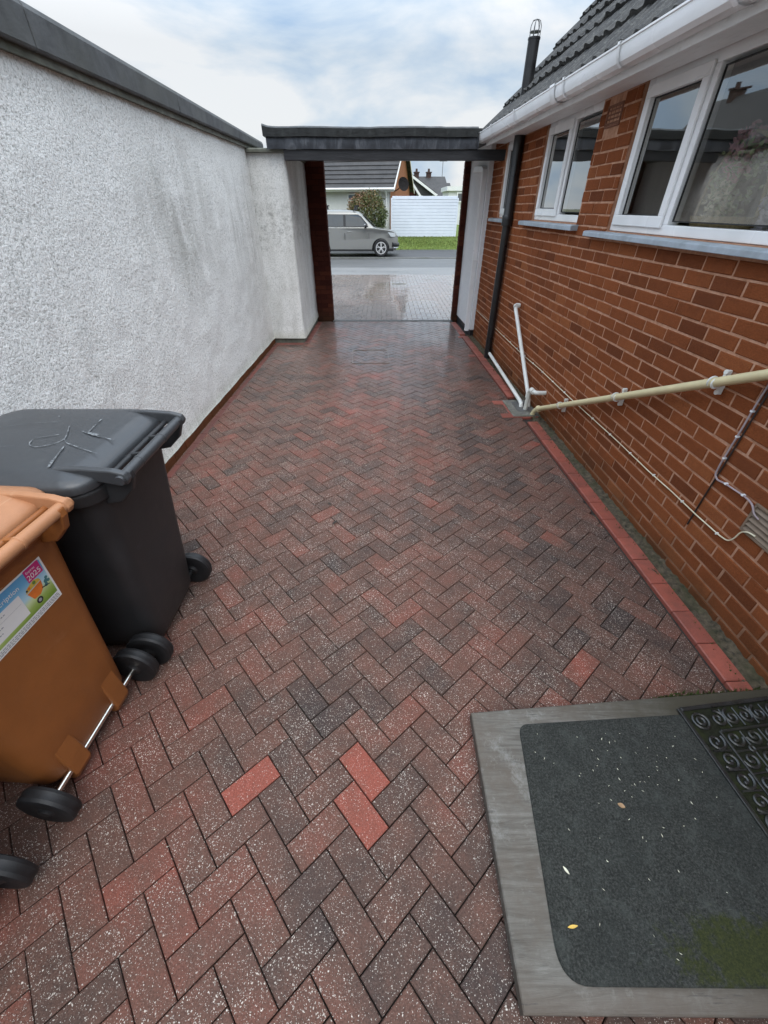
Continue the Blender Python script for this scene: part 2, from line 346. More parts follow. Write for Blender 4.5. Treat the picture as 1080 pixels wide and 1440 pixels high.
# sticker
simple('st_white', (.80, .80, .78), .35, 0, .02, 20, 0); simple('st_mag', (.56, .018, .19), .35, 0, .05, 20, 0)
s = NT('st_scene'); o = s.obj(); z = s.sep(o)[2]; y = s.sep(o)[1]
M['st_scene'] = s.set(s.ramp(s.n('ShaderNodeMapRange', Value=s.math('ADD', z, s.math('MULTIPLY', y, -.12)), _1=.720, _2=.868, _3=0., _4=1.).outputs[0],
    [(0., (.19, .32, .04)), (.16, (.35, .48, .12)), (.30, (.62, .72, .40)), (.42, (.50, .72, .82)), (.75, (.14, .42, .68)), (1., (.10, .33, .60))]), .35)
simple('st_orange', (.78, .20, .03), .4); simple('st_yellow', (.70, .48, .08), .4); simple('st_green', (.13, .26, .05), .4)
simple('st_teal', (.07, .22, .24), .4); simple('st_ink', (.02, .02, .025), .5); simple('st_grey', (.35, .36, .38), .5)
simple('st_navy', (.05, .12, .30), .4)

# ------------------------------------------------------------------ geometry helpers
class MB:
    def __init__(s): s.v = []; s.f = []; s.t = []
    def add(s, vs, fs, tone=0.):
        k = len(s.v); s.v += [tuple(p) for p in vs]
        for f in fs: s.f.append(tuple(i + k for i in f)); s.t.append(tone)
        return s
    def box(s, a, b, tone=0., m=None):
        x0, y0, z0 = (min(a[i], b[i]) for i in range(3)); x1, y1, z1 = (max(a[i], b[i]) for i in range(3))
        vs = [(x0, y0, z0), (x1, y0, z0), (x1, y1, z0), (x0, y1, z0), (x0, y0, z1), (x1, y0, z1), (x1, y1, z1), (x0, y1, z1)]
        if m: vs = [m @ Vector(p) for p in vs]
        return s.add(vs, [(0, 3, 2, 1), (4, 5, 6, 7), (0, 1, 5, 4), (1, 2, 6, 5), (2, 3, 7, 6), (3, 0, 4, 7)], tone)
    def prism(s, poly, z0, z1, bev=0., tone=0., shrink=0.):
        """vertical prism from a CCW polygon, optional chamfer round the top"""
        if shrink: poly = inset(poly, shrink)
        n = len(poly)
        rings = [[(x, y, z0) for x, y in poly]]
        if bev:
            rings.append([(x, y, z1 - bev) for x, y in poly]); rings.append([(x, y, z1) for x, y in inset(poly, bev)])
        else: rings.append([(x, y, z1) for x, y in poly])
        vs = sum(rings, []); fs = [tuple(range(n))[::-1]]
        for r in range(len(rings) - 1):
            for i in range(n):
                j = (i + 1) % n; fs.append((r * n + i, r * n + j, r * n + n + j, r * n + n + i))
        k = (len(rings) - 1) * n; fs.append(tuple(range(k, k + n)))
        return s.add(vs, fs, tone)
    def extrude(s, poly, a, b, axis='y', tone=0.):
        """polygon in the plane across `axis`, extruded from a to b"""
        n = len(poly)
        def P(p, q):
            return {'y': (p[0], q, p[1]), 'x': (q, p[0], p[1]), 'z': (p[0], p[1], q)}[axis]
        vs = [P(p, a) for p in poly] + [P(p, b) for p in poly]
        fs = [tuple(range(n)), tuple(range(n, 2 * n))[::-1]]
        for i in range(n): j = (i + 1) % n; fs.append((i, i + n, j + n, j))
        return s.add(vs, fs, tone)
    def tube(s, pts, r, seg=12, cap=True, tone=0.):
        pts = [Vector(p) for p in pts]; n = len(pts); rs = r if isinstance(r, (list, tuple)) else [r] * n
        up = None; vs = []
        for i, p in enumerate(pts):
            d = (pts[min(i + 1, n - 1)] - pts[max(i - 1, 0)]).normalized()
            if up is None:
                up = Vector((0, 0, 1)) if abs(d.z) < .9 else Vector((1, 0, 0))
            up = (up - d * up.dot(d)).normalized(); sd = d.cross(up)
            for k in range(seg):
                a = 2 * PI * k / seg; vs.append(p + (up * math.cos(a) + sd * math.sin(a)) * rs[i])
        fs = []
        for i in range(n - 1):
            for k in range(seg):
                q = (k + 1) % seg; fs.append((i * seg + k, i * seg + q, (i + 1) * seg + q, (i + 1) * seg + k))
        if cap: fs += [tuple(range(seg))[::-1], tuple(range((n - 1) * seg, n * seg))]
        return s.add(vs, fs, tone)
    def lathe(s, prof, centre, axis='z', seg=24):
        """prof: (radius, along axis)"""
        c = Vector(centre); n = len(prof); vs = []; fs = []
        for r, h in prof:
            for k in range(seg):
                a = 2 * PI * k / seg; u, w = r * math.cos(a), r * math.sin(a)
                vs.append(c + Vector({'z': (u, w, h), 'y': (w, h, u), 'x': (h, u, w)}[axis]))
        for i in range(n - 1):
            for k in range(seg):
                q = (k + 1) % seg; fs.append((i * seg + k, i * seg + q, (i + 1) * seg + q, (i + 1) * seg + k))
        fs += [tuple(range(seg))[::-1], tuple(range((n - 1) * seg, n * seg))]
        return s.add(vs, fs)
    def quad(s, a, b, c, d, tone=0.): return s.add([a, b, c, d], [(0, 1, 2, 3)], tone)
    def loft(s, loops, cap=True, tone=0.):
        n = len(loops[0]); vs = [p for l in loops for p in l]; fs = []
        for i in range(len(loops) - 1):
            for k in range(n):
                q = (k + 1) % n; fs.append((i * n + k, i * n + q, (i + 1) * n + q, (i + 1) * n + k))
        if cap: fs += [tuple(range(n))[::-1], tuple(range((len(loops) - 1) * n, len(loops) * n))]
        return s.add(vs, fs, tone)
    def build(s, name, mat, parent=None, smooth=None, bevel=0, tone=False, fix=True, inv=None, segs=2):
        me = bpy.data.meshes.new(name); me.from_pydata(s.v, [], s.f); me.update()
        if fix:
            bm = bmesh.new(); bm.from_mesh(me); bmesh.ops.recalc_face_normals(bm, faces=bm.faces); bm.to_mesh(me); bm.free()
        if tone:
            at = me.attributes.new('tone', 'FLOAT', 'FACE'); at.data.foreach_set('value', s.t)
        me.materials.append(M[mat] if isinstance(mat, str) else mat)
        if smooth:
            me.polygons.foreach_set('use_smooth', [True] * len(me.polygons)); me.set_sharp_from_angle(angle=R(smooth))
        o = bpy.data.objects.new(name, me); COL.objects.link(o)
        if parent:
            o.parent = parent
            if inv is not None: o.matrix_parent_inverse = inv
        if bevel:
            b = o.modifiers.new('bevel', 'BEVEL'); b.width = bevel; b.segments = segs; b.limit_method = 'ANGLE'; b.angle_limit = R(35)
        return o

def inset(poly, d):
    """move every edge of a CCW convex polygon inward by d"""
    n = len(poly); out = []
    for i in range(n):
        p0, p1, p2 = poly[i - 1], poly[i], poly[(i + 1) % n]
        e1 = (p1[0] - p0[0], p1[1] - p0[1]); e2 = (p2[0] - p1[0], p2[1] - p1[1])
        l1 = math.hypot(*e1) or 1e-9; l2 = math.hypot(*e2) or 1e-9
        n1 = (-e1[1] / l1, e1[0] / l1); n2 = (-e2[1] / l2, e2[0] / l2)
        k = 1 + n1[0] * n2[0] + n1[1] * n2[1]; k = max(k, .25)
        out.append((p1[0] + d * (n1[0] + n2[0]) / k, p1[1] + d * (n1[1] + n2[1]) / k))
    return out
def area(p): return .5 * sum(p[i - 1][0] * p[i][1] - p[i][0] * p[i - 1][1] for i in range(len(p)))
def clip(poly, region):
    out = poly
    for i in range(len(region)):
        a, b = region[i - 1], region[i]; src = out; out = []
        def sd(p): return (b[0] - a[0]) * (p[1] - a[1]) - (b[1] - a[1]) * (p[0] - a[0])
        for j in range(len(src)):
            p, q = src[j - 1], src[j]; sp, sq = sd(p), sd(q)
            if (sp >= 0) != (sq >= 0):
                t = sp / (sp - sq); out.append((p[0] + t * (q[0] - p[0]), p[1] + t * (q[1] - p[1])))
            if sq >= 0: out.append(q)
        if len(out) < 3: return []
    # drop near-duplicate points
    res = []
    for p in out:
        if not res or math.hypot(p[0] - res[-1][0], p[1] - res[-1][1]) > .004: res.append(p)
    if len(res) > 2 and math.hypot(res[0][0] - res[-1][0], res[0][1] - res[-1][1]) < .004: res.pop()
    return res if len(res) > 2 else []
def rrect(x0, y0, x1, y1, r, n=6):
    out = []
    for cx, cy, a0 in ((x1 - r, y0 + r, -90), (x1 - r, y1 - r, 0), (x0 + r, y1 - r, 90), (x0 + r, y0 + r, 180)):
        for k in range(n + 1):
            a = R(a0 + 90 * k / n); out.append((cx + r * math.cos(a), cy + r * math.sin(a)))
    return out
def fillet(pts, rad, n=6):
    pts = [Vector(p) for p in pts]; out = [pts[0]]
    for i in range(1, len(pts) - 1):
        a, b, c = pts[i - 1], pts[i], pts[i + 1]
        r = min(rad, (a - b).length * .48, (c - b).length * .48)
        p, q = b + (a - b).normalized() * r, b + (c - b).normalized() * r
        for k in range(n + 1):
            t = k / n; out.append((1 - t) ** 2 * p + 2 * t * (1 - t) * b + t * t * q)
    return out + [pts[-1]]

def tag(o, label=None, cat=None, group=None, kind=None):
    if label: o['label'] = label
    if cat: o['category'] = cat
    if group: o['group'] = group
    if kind: o['kind'] = kind
    return o
def empty(name, label, cat, loc=(0, 0, 0), rz=0., group=None):
    o = bpy.data.objects.new(name, None); COL.objects.link(o); o.empty_display_size = .2
    o.location = loc; o.rotation_euler = (0, 0, rz)
    return tag(o, label, cat, group)
def winv(o):
    return (Matrix.Translation(o.location) @ Matrix.Rotation(o.rotation_euler[2], 4, 'Z')).inverted()
def struct(mb, name, mat, **k): return tag(mb.build(name, mat, **k), kind='structure')
def copy_tree(o, parent=None):
    c = o.copy(); COL.objects.link(c); c.parent = parent
    for ch in list(o.children): copy_tree(ch, c)
    return c
def text_mesh(name, body, size, mat, parent, mw, extrude=.0002):
    cu = bpy.data.curves.new(name, 'FONT'); cu.body = body; cu.size = size; cu.extrude = extrude
    tmp = bpy.data.objects.new(name, cu); COL.objects.link(tmp)
    dg = bpy.context.evaluated_depsgraph_get(); me = bpy.data.meshes.new_from_object(tmp.evaluated_get(dg))
    bpy.data.objects.remove(tmp); bpy.data.curves.remove(cu)
    me.transform(mw); me.materials.clear(); me.materials.append(M[mat])
    o = bpy.data.objects.new(name, me); COL.objects.link(o); o.parent = parent
    return o

# ------------------------------------------------------------------ camera, light, sky
cam = bpy.data.cameras.new('camera'); co = bpy.data.objects.new('camera', cam); COL.objects.link(co)
co.location = (0, 0, 1.75); co.rotation_euler = (R(90 - 36.93), 0, 0)
cam.sensor_fit = 'VERTICAL'; cam.sensor_height = 36; cam.lens = 14.3; cam.clip_start = .02; cam.clip_end = 2000
scene.camera = co
SUN_EL, SUN_AZ = 58, 160
sd = bpy.data.lights.new('sun', 'SUN'); sd.energy = 1.4; sd.angle = R(40); sd.color = (1, .96, .90)
so = bpy.data.objects.new('sun', sd); COL.objects.link(so)
dirv = Vector((math.sin(R(SUN_AZ)) * math.cos(R(SUN_EL)), math.cos(R(SUN_AZ)) * math.cos(R(SUN_EL)), math.sin(R(SUN_EL))))
so.rotation_euler = dirv.to_track_quat('Z', 'Y').to_euler(); so.location = dirv * 30
w = bpy.data.worlds.new('World'); scene.world = w; w.use_nodes = True
nt = w.node_tree; nt.nodes.clear()
def wn(t, **p):
    n = nt.nodes.new(t)
    for k, v in p.items(): setattr(n, k, v)
    return n
wl = nt.links.new
sky = wn('ShaderNodeTexSky', sky_type='NISHITA', sun_disc=False, sun_elevation=R(SUN_EL), sun_rotation=R(SUN_AZ), air_density=1.2, dust_density=2.0)
tc = wn('ShaderNodeTexCoord'); mp = wn('ShaderNodeMapping'); mp.inputs['Scale'].default_value = (1.5, 1.5, 4.2); mp.inputs['Location'].default_value = (.4, .25, .1)
wl(tc.outputs['Generated'], mp.inputs[0])
n1 = wn('ShaderNodeTexNoise'); n1.inputs['Scale'].default_value = 2.1; n1.inputs['Detail'].default_value = 7; n1.inputs['Roughness'].default_value = .52; n1.inputs['Distortion'].default_value = .35
wl(mp.outputs[0], n1.inputs['Vector'])
cr = wn('ShaderNodeValToRGB'); e = cr.color_ramp.elements
e[0].position = .38; e[0].color = (4.1, 5.7, 7.9, 1); e[1].position = .585; e[1].color = (9.3, 9.5, 9.7, 1)
m_ = cr.color_ramp.elements.new(.48); m_.color = (6.5, 7.6, 8.8, 1)
wl(n1.outputs[0], cr.inputs[0])
mixn = wn('ShaderNodeMix', data_type='RGBA'); mixn.inputs[0].default_value = .86
wl(sky.outputs[0], mixn.inputs[6]); wl(cr.outputs[0], mixn.inputs[7])
sp = wn('ShaderNodeSeparateXYZ'); wl(tc.outputs['Generated'], sp.inputs[0])
mr = wn('ShaderNodeMapRange'); mr.inputs[1].default_value = .20; mr.inputs[2].default_value = .85; mr.inputs[3].default_value = 1.; mr.inputs[4].default_value = 3.5
wl(sp.outputs[2], mr.inputs[0])
mul = wn('ShaderNodeMix', data_type='RGBA', blend_type='MULTIPLY'); mul.inputs[0].default_value = 1
wl(mixn.outputs[2], mul.inputs[6]); wl(mr.outputs[0], mul.inputs[7])
bg = wn('ShaderNodeBackground'); bg.inputs[1].default_value = .1; wl(mul.outputs[2], bg.inputs[0])
wo = wn('ShaderNodeOutputWorld'); wl(bg.outputs[0], wo.inputs[0])
scene.view_settings.view_transform = 'Standard'; scene.view_settings.look = 'None'
scene.view_settings.exposure = 0; scene.view_settings.gamma = 1
scene.cycles.max_bounces = 8; scene.cycles.use_denoising = True

# ------------------------------------------------------------------ ground, lane, road
HA = R(-2.3)                                      # the house wall's bearing
HP = (1.63, 4.0)
def HW(s, n, z=0.): return (HP[0] + s * math.sin(HA) - n * math.cos(HA), HP[1] + s * math.cos(HA) + n * math.sin(HA), z)
struct(MB().quad((-300, -300, -.12), (300, -300, -.12), (300, 400, -.12), (-300, 400, -.12)), 'ground', 'earth')
struct(MB().box((-2.2, -3, -.09), (2.3, 8.36, -.022)), 'lane_bed', 'joint_sand')
struct(MB().box((-6, 8.47, -.09), (6, 15.0, -.022)), 'driveway_bed', 'joint_sand')

def herring(mb, anchor, ang, region, bbox, tonefn, W=.1, z=0., joint=.0015, bev=.0026):
    ca, sa = math.cos(ang), math.sin(ang); u = (ca, sa); v = (-sa, ca)
    P = lambda a, b: (anchor[0] + (a * u[0] + b * v[0]) * W, anchor[1] + (a * u[1] + b * v[1]) * W)
    for i in range(-140, 140):
        for j in range(-70, 70):
            for kind in (0, 1):
                a0, b0 = (i + 2 * j, -i + 2 * j)
                r = [(0, 0), (2, 0), (2, 1), (0, 1)] if kind == 0 else [(2, 0), (3, 0), (3, 2), (2, 2)]
                c = P(a0 + sum(q[0] for q in r) / 4, b0 + sum(q[1] for q in r) / 4)
                if not (bbox[0] - .2 < c[0] < bbox[2] + .2 and bbox[1] - .2 < c[1] < bbox[3] + .2): continue
                poly = clip([P(a0 + q[0], b0 + q[1]) for q in r], region)
                if not poly or area(poly) < .0012: continue
                pp = inset(poly, joint + random.random() * .0007)
                if area(pp) < .0008: continue
                k = len(mb.v)
                mb.prism(pp, -.03, z, bev, tonefn(c, kind))
                dz = random.gauss(0, .0007); tx, ty = random.gauss(0, .004), random.gauss(0, .004)
                for q in range(k, len(mb.v)):
                    x, y, zz = mb.v[q]
                    mb.v[q] = (x, y, zz + dz + (x - c[0]) * tx + (y - c[1]) * ty)
REDS = [(-.105, .56, 0), (-.10, .70, 0), (-.523, .583, 1)]
def lane_tone(c, kind):
    x, y = c
    for rx, ry, rk in REDS:
        if kind == rk and math.hypot(x - rx, y - ry) < .062: return 1.02
    red = .34 * math.exp(-((x + .20) / .55) ** 2 - ((y - 4.0) / 1.3) ** 2) + .20 * math.exp(-((x + 1.0) / .35) ** 2 - ((y - 1.2) / 1.2) ** 2) - .08 * math.exp(-((x - .9) / .5) ** 2)
    q = random.random()
    t = random.gauss(.42, .085) + .45 * red
    if q < .05: t += .17
    elif q < .10: t -= .17
    return min(t, .80)
mb = MB()
# the lane is clipped by its outline; the edging and the walls sit over the cut blocks
lane_out = [(-1.80, -2.5), (HW(-6.5, .205)[0], -2.5), (HW(4.35, .205)[0], 8.355), (-1.76, 8.355)]
herring(mb, (-.189, .561), R(-45 - 3.1), lane_out, (-1.9, -.4, 2.0, 8.4), lane_tone)
struct(mb, 'lane_paving', 'lane_paver', tone=True, fix=False)
mb = MB()
herring(mb, (.05, 9.), R(0), [(-4.2, 8.475), (4.2, 8.475), (4.2, 14.98), (-4.2, 14.98)], (-4.2, 8.4, 4.2, 15), lambda c, k: random.uniform(.15, .5) if abs(c[0]) < 3.9 else .85)
struct(mb, 'front_driveway', 'front_paver', tone=True, fix=False)

# red edging blocks along the house, round the gully and round the pillar
mb = MB()
def edge_run(p, q, w, L=.2, side=1, z=.006, t0=.4, t1=1.):
    p, q = Vector(p), Vector(q); d = (q - p).normalized(); nrm = Vector((-d.y, d.x)) * side
    tot = (q - p).length; n = max(1, round(tot / L)); step = tot / n
    for i in range(n):
        a = p + d * (i * step + .0018); b = p + d * ((i + 1) * step - .0018)
        poly = [tuple(a), tuple(b), tuple(b + nrm * w), tuple(a + nrm * w)]
        if area(poly) < 0: poly.reverse()
        mb.prism(poly, -.03, z + random.gauss(0, .0012), .004, random.uniform(t0, t1))
h2 = lambda s, n: HW(s, n)[:2]
edge_run(h2(-6.2, .178), h2(-.14, .178), .1, side=-1)
edge_run(h2(-.035, .405), h2(-.035, .02), .1, .2, 1)
edge_run(h2(-.03, .305), h2(.41, .305), .1, .2, -1)
edge_run(h2(.415, .405), h2(.415, .205), .1, .2, -1)
edge_run(h2(.52, .190), h2(3.25, .190), .1, side=-1)
edge_run(h2(2.20, .31), h2(2.20, .21), .1, .2, -1)
edge_run(h2(3.27, .26), h2(3.27, .12), .1, .2, -1)
edge_run(h2(3.38, .205), h2(4.3, .205), .1, side=-1)
edge_run((-1.772, 2.2), (-1.715, 6.70), .05, side=-1, t0=-.1, t1=.2)
edge_run((-1.715, 6.74), (-1.27, 6.74), .08, side=1, t0=0, t1=.3)
edge_run((-1.275, 6.83), (-1.255, 8.30), .09, side=-1, t0=0, t1=.3)
struct(mb, 'edging_blocks', 'edging_red', tone=True, fix=False)
# damp soil and moss strip between edging and brickwork
mb = MB(); nS, nN = 320, 7
for i in range(nS + 1):
    s_ = -5.5 + 8.9 * i / nS
    for j in range(nN + 1):
        n_ = .112 - .122 * j / nN
        mb.v.append(HW(s_, n_, -.014 + .016 * (j / nN) ** 2 + abs(random.gauss(0, .010))))
for i in range(nS):
    for j in range(nN):
        a = i * (nN + 1) + j; mb.f.append((a, a + 1, a + nN + 2, a + nN + 1)); mb.t.append(0)
struct(mb, 'soil_strip', 'soil', smooth=60)
# footpath, road, far pavement, lawn bank
struct(MB().box((-60, 15.0, -.1), (60, 16.9, -.004)), 'footpath', 'path_tarmac')
struct(MB().box((-60, 16.9, -.1), (60, 20.35, -.03)), 'road', 'road_tarmac')
mb = MB()
for k in range(-40, 40): mb.box((k * .92, 20.35, -.1), (k * .92 + .912, 20.47, .0 + random.gauss(0, .002)))
struct(mb, 'kerb', 'kerb_stone', bevel=.012)
struct(MB().box((-60, 20.47, -.1), (60, 24.55, -.012)), 'pavement', 'dark_tarmac')
mb = MB(); ys = [24.55, 24.7, 25.0, 25.4, 25.8, 26.2, 26.6, 30, 45, 80]; zs = [-.02, .05, .14, .26, .37, .45, .48, .5, .6, .8]
xs = [-60 + 2 * i for i in range(61)]
for y_, z_ in zip(ys, zs):
    for x_ in xs: mb.v.append((x_, y_, z_ + random.uniform(-.015, .015)))
for i in range(len(ys) - 1):
    for j in range(60):
        a = i * 61 + j; mb.f.append((a, a + 1, a + 62, a + 61)); mb.t.append(0)
struct(mb, 'lawn', 'lawn_green', smooth=60)
mb = MB()
for _ in range(9000):
    x_ = random.uniform(-1.5, 5.5); y_ = random.uniform(24.56, 26.3)
    z_ = float(np.interp(y_, ys, zs)) - .02; a = random.uniform(0, PI); hh = random.uniform(.03, .075)
    dx, dy = .012 * math.cos(a), .012 * math.sin(a); lx, ly = random.gauss(0, .02), random.gauss(0, .02)
    mb.add([(x_ - dx, y_ - dy, z_), (x_ + dx, y_ + dy, z_), (x_ + lx, y_ + ly, z_ + hh + .02)], [(0, 1, 2)])
tag(mb.build('grass', 'grass_blade', fix=False), kind='stuff')

# ------------------------------------------------------------------ left wall
LA = R(.7)
lw = empty('boundary_wall', 'long white roughcast wall with dark grey coping behind the wheelie bins', 'wall', (-1.80, 2.977, 0), R(90 - .7))
# local: x = along the lane, -y = lane side
S0, S1 = -1.85, 4.15
nx, nz = 690, 266
zz = np.linspace(.075, 2.36, nz); ss = np.linspace(S0, S1, nx)
f = NR.rand(nz + 4, nx + 4)
g = (f[1:-1, 1:-1] * 2 + f[:-2, 1:-1] + f[2:, 1:-1] + f[1:-1, :-2] + f[1:-1, 2:]) / 6
g = g[1:-1, 1:-1]; g = (g - g.mean()) / g.std()
lo = NR.rand(18, 40)
yi = np.linspace(0, 17, nz); xi = np.linspace(0, 39, nx)
lo2 = np.array([np.interp(xi, np.arange(40), r) for r in lo]); lo2 = np.array([np.interp(yi, np.arange(18), lo2[:, k]) for k in range(nx)]).T
disp = np.clip(g, -1.6, 2.2) * .0006 + (lo2 - .5) * .010
flare = np.exp(-(zz - .075) / .03)[:, None] * .014
Yd = -.008 - disp - flare
verts = np.stack([np.broadcast_to(ss, (nz, nx)), Yd, np.broadcast_to(zz[:, None], (nz, nx))], -1).reshape(-1, 3)
idx = np.arange(nz * nx).reshape(nz, nx)
fq = np.stack([idx[:-1, :-1], idx[:-1, 1:], idx[1:, 1:], idx[1:, :-1]], -1).reshape(-1, 4)
me = bpy.data.meshes.new('render_coat'); me.vertices.add(len(verts)); me.vertices.foreach_set('co', verts.astype(np.float32).ravel())
me.loops.add(fq.size); me.loops.foreach_set('vertex_index', fq.ravel().astype(np.int32))
me.polygons.add(len(fq)); me.polygons.foreach_set('loop_start', np.arange(0, fq.size, 4, dtype=np.int32)); me.polygons.foreach_set('loop_total', np.full(len(fq), 4, dtype=np.int32))
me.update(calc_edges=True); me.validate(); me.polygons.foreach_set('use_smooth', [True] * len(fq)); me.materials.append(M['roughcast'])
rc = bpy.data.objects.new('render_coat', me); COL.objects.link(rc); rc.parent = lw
mb = MB().box((-6, .012, -.05), (5.5, .26, 2.36)); mb.box((-6, -.006, .075), (S0, .012, 2.36))
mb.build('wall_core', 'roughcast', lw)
mb = MB(); x_ = -6.
while x_ < 3.88:                                  # brick plinth under the render
    x1 = min(x_ + .215 + random.gauss(0, .004), 3.88)
    mb.box((x_, -.020 + random.gauss(0, .002), -.05), (x1, .011, .066), random.uniform(-.25, .3)); x_ = x1 + .009
mb.build('brick_plinth', 'house_brick', lw, tone=True, bevel=.003)
cuts = [-6.0, -4.5, -2.9, -1.6, .049, 1.79, 3.50, 4.62]
for a, b in zip(cuts, cuts[1:]):
    mb = MB(); a += .004; b -= .004
    def top(x): return 2.55 - .020 * x if x < 0 else 2.55 - .018 * x
    loops = []
    for q in (a, b):
        t = top(q)
        loops.append([(q, -.055, 2.372), (q, -.062, 2.385), (q, -.062, t - .03), (q, -.048, t - .004), (q, .30, t + .012), (q, .31, t), (q, .31, 2.372)])
    mb.loft(loops); mb.build('coping_slab', 'coping', lw, bevel=.004)
mb = MB().box((-6, -.034, 2.335), (4.6, .0, 2.371)); mb.build('mortar_band', 'cap_stone', lw)

pl = empty('rendered_pillar', 'white rendered pillar with black mould and stone cap between wall and gate pier', 'pillar', (-1.52, 7.6, 0))
mb = MB(); nzp = 40
pts = rrect(-.27, -.75, .262, .86, .035, 4)
loops = []
for k in range(nzp + 1):
    z = .07 + 2.22 * k / nzp; fl = .018 * math.exp(-(z - .07) / .05)
    loops.append([(x * (1 + fl / .26) + random.gauss(0, .002) - .02 * z / 2.3 * (1 if x > .2 else 0) * 0, y * (1 + fl / .7) + random.gauss(0, .002), z) for x, y in pts])
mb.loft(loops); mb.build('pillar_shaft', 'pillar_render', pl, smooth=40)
mb = MB(); mb.box((-.262, -.742, -.05), (.255, .85, .072)); mb.build('pillar_base', 'cap_stone', pl, bevel=.005)
mb = MB(); mb.prism([(-.31, -.80), (.285, -.80), (.285, .84), (-.31, .84)], 2.292, 2.335, .012); mb.build('pillar_cap', 'cap_stone', pl, bevel=.004)

# ------------------------------------------------------------------ canopy over the lane end
cn = empty('flat_roof_canopy', 'black felted flat roof canopy on brick piers spanning the end of the lane', 'canopy', (0, 7.6, 0))
def cbox(name, mat, a, b, **k):
    o = cn.location; return MB().box((a[0] - o.x, a[1] - o.y, a[2]), (b[0] - o.x, b[1] - o.y, b[2])).build(name, mat, cn, **k)
cbox('roof_deck', 'felt', (-1.40, 6.80, 2.47), (1.52, 8.62, 2.515), bevel=.006)
mb = MB()                                           # felt drip edge, end turned up a little
N = 40
for i in range(N + 1):
    x = -1.475 + (1.145 + 1.475) * i / N; up_ = .028 * math.exp(-(x + 1.475) / .06); w_ = .0035 * math.sin(x * 5) + random.gauss(0, .0012)
    mb.v += [(x, 6.70 - 7.6, 2.428 + w_ + up_ * .3), (x, 6.694 - 7.6, 2.505 + w_ + up_), (x, 6.72 - 7.6, 2.522 + w_ + up_), (x, 6.83 - 7.6, 2.519), (x, 6.83 - 7.6, 2.43)]
for i in range(N):
    for j in range(5): a = i * 5; mb.f.append((a + j, a + (j + 1) % 5, a + 5 + (j + 1) % 5, a + 5 + j)); mb.t.append(0)
mb.f += [(0, 1, 2, 3, 4), tuple(N * 5 + q for q in (4, 3, 2, 1, 0))]; mb.t += [0, 0]
mb.build('felt_edge', 'felt', cn, smooth=40)
mb = MB(); N = 60
for i in range(N + 1):
    x = -1.45 + 2.62 * i / N
    for z, off in ((2.318, 0), (2.35, .004), (2.39, .007), (2.428, .0)):
        mb.v.append((x, 6.742 - 7.6 - off - random.uniform(0, .006), z))
for i in range(N):
    for j in range(3): a = i * 4 + j; mb.f.append((a, a + 1, a + 5, a + 4)); mb.t.append(0)
mb.build('lead_flashing', 'lead', cn, smooth=50)
cbox('fascia_board', 'black_board', (-1.44, 6.755, 2.325), (1.17, 6.79, 2.465))
cbox('lintel_beam', 'black_board', (-1.255, 6.765, 2.212), (1.555, 6.85, 2.318), bevel=.004)
cbox('soffit_board', 'black_board', (-1.255, 6.85, 2.44), (1.50, 8.6, 2.466))
def pier(name, x0, x1, y0, y1, h, sd_):
    mb = MB(); o = cn.location; mb2 = MB()
    mb.box((x0 + .004 - o.x, y0 + .004 - o.y, -.05), (x1 - .004 - o.x, y1 - .004 - o.y, h))
    z = 0.; row = 0
    while z < h - .02:
        z1 = min(z + .065, h)
        L = .215; off = 0 if row % 2 else -.11; x = x0 + off
        while x < x1:
            a, b = max(x, x0), min(x + L, x1)
            if b - a > .02: mb2.box((a - o.x, y0 - o.y + random.gauss(0, .001), z), (b - o.x, y0 - o.y + .05, z1), random.random())
            x += L + .01
        for fx, sg in ((x0, 1), (x1, -1)):
            y = y0 + .052
            while y < y1:
                b = min(y + (L if row % 2 else .1025), y1)
                if b - y > .02: mb2.box((fx - o.x + random.gauss(0, .001), y - o.y, z), (fx - o.x + sg * .03, b - o.y, z1), random.random())
                y = b + .01
        z += .075; row += 1
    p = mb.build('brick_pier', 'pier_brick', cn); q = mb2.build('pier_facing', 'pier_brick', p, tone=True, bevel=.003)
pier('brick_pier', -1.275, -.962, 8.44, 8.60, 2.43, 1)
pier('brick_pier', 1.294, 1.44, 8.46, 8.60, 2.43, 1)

# ------------------------------------------------------------------ the bungalow on the right
hs = empty('bungalow', 'orange brick bungalow with white windows and gutter along the lane', 'house', (HP[0], HP[1], 0), R(90) - HA)
OPEN = [(-2.95, -.33, 1.605, 2.39), (.205, 1.365, 1.635, 2.39), (2.28, 2.75, 1.63, 2.39)]
VENT = (-2.80, -2.475, .50, .655); AIRB = (-.115, .105, 2.205, 2.325)
S_A, S_B = -6.0, 3.28
mb = MB()
cutx = sorted({S_A, S_B, *[o[0] for o in OPEN], *[o[1] for o in OPEN]})
for a, b in zip(cutx, cutx[1:]):
    op = next((o for o in OPEN if a >= o[0] - 1e-6 and b <= o[1] + 1e-6), None)
    if op:
        mb.box((a, -.11, -.06), (b, -.004, op[2])); mb.box((a, -.11, op[3]), (b, -.004, 2.46))
    else: mb.box((a, -.11, -.06), (b, -.004, 2.46))
mb.box((-6, -.30, -.06), (3.28, -.29, .3))
mb.box((S_B - .1, -6, -.06), (S_B, -.11, 2.46)); mb.box((S_A, -6, -.06), (S_A + .1, -.11, 2.46))
mb.build('mortar_bed', 'mortar', hs)
mb = MB(); row = 0; z = -.022
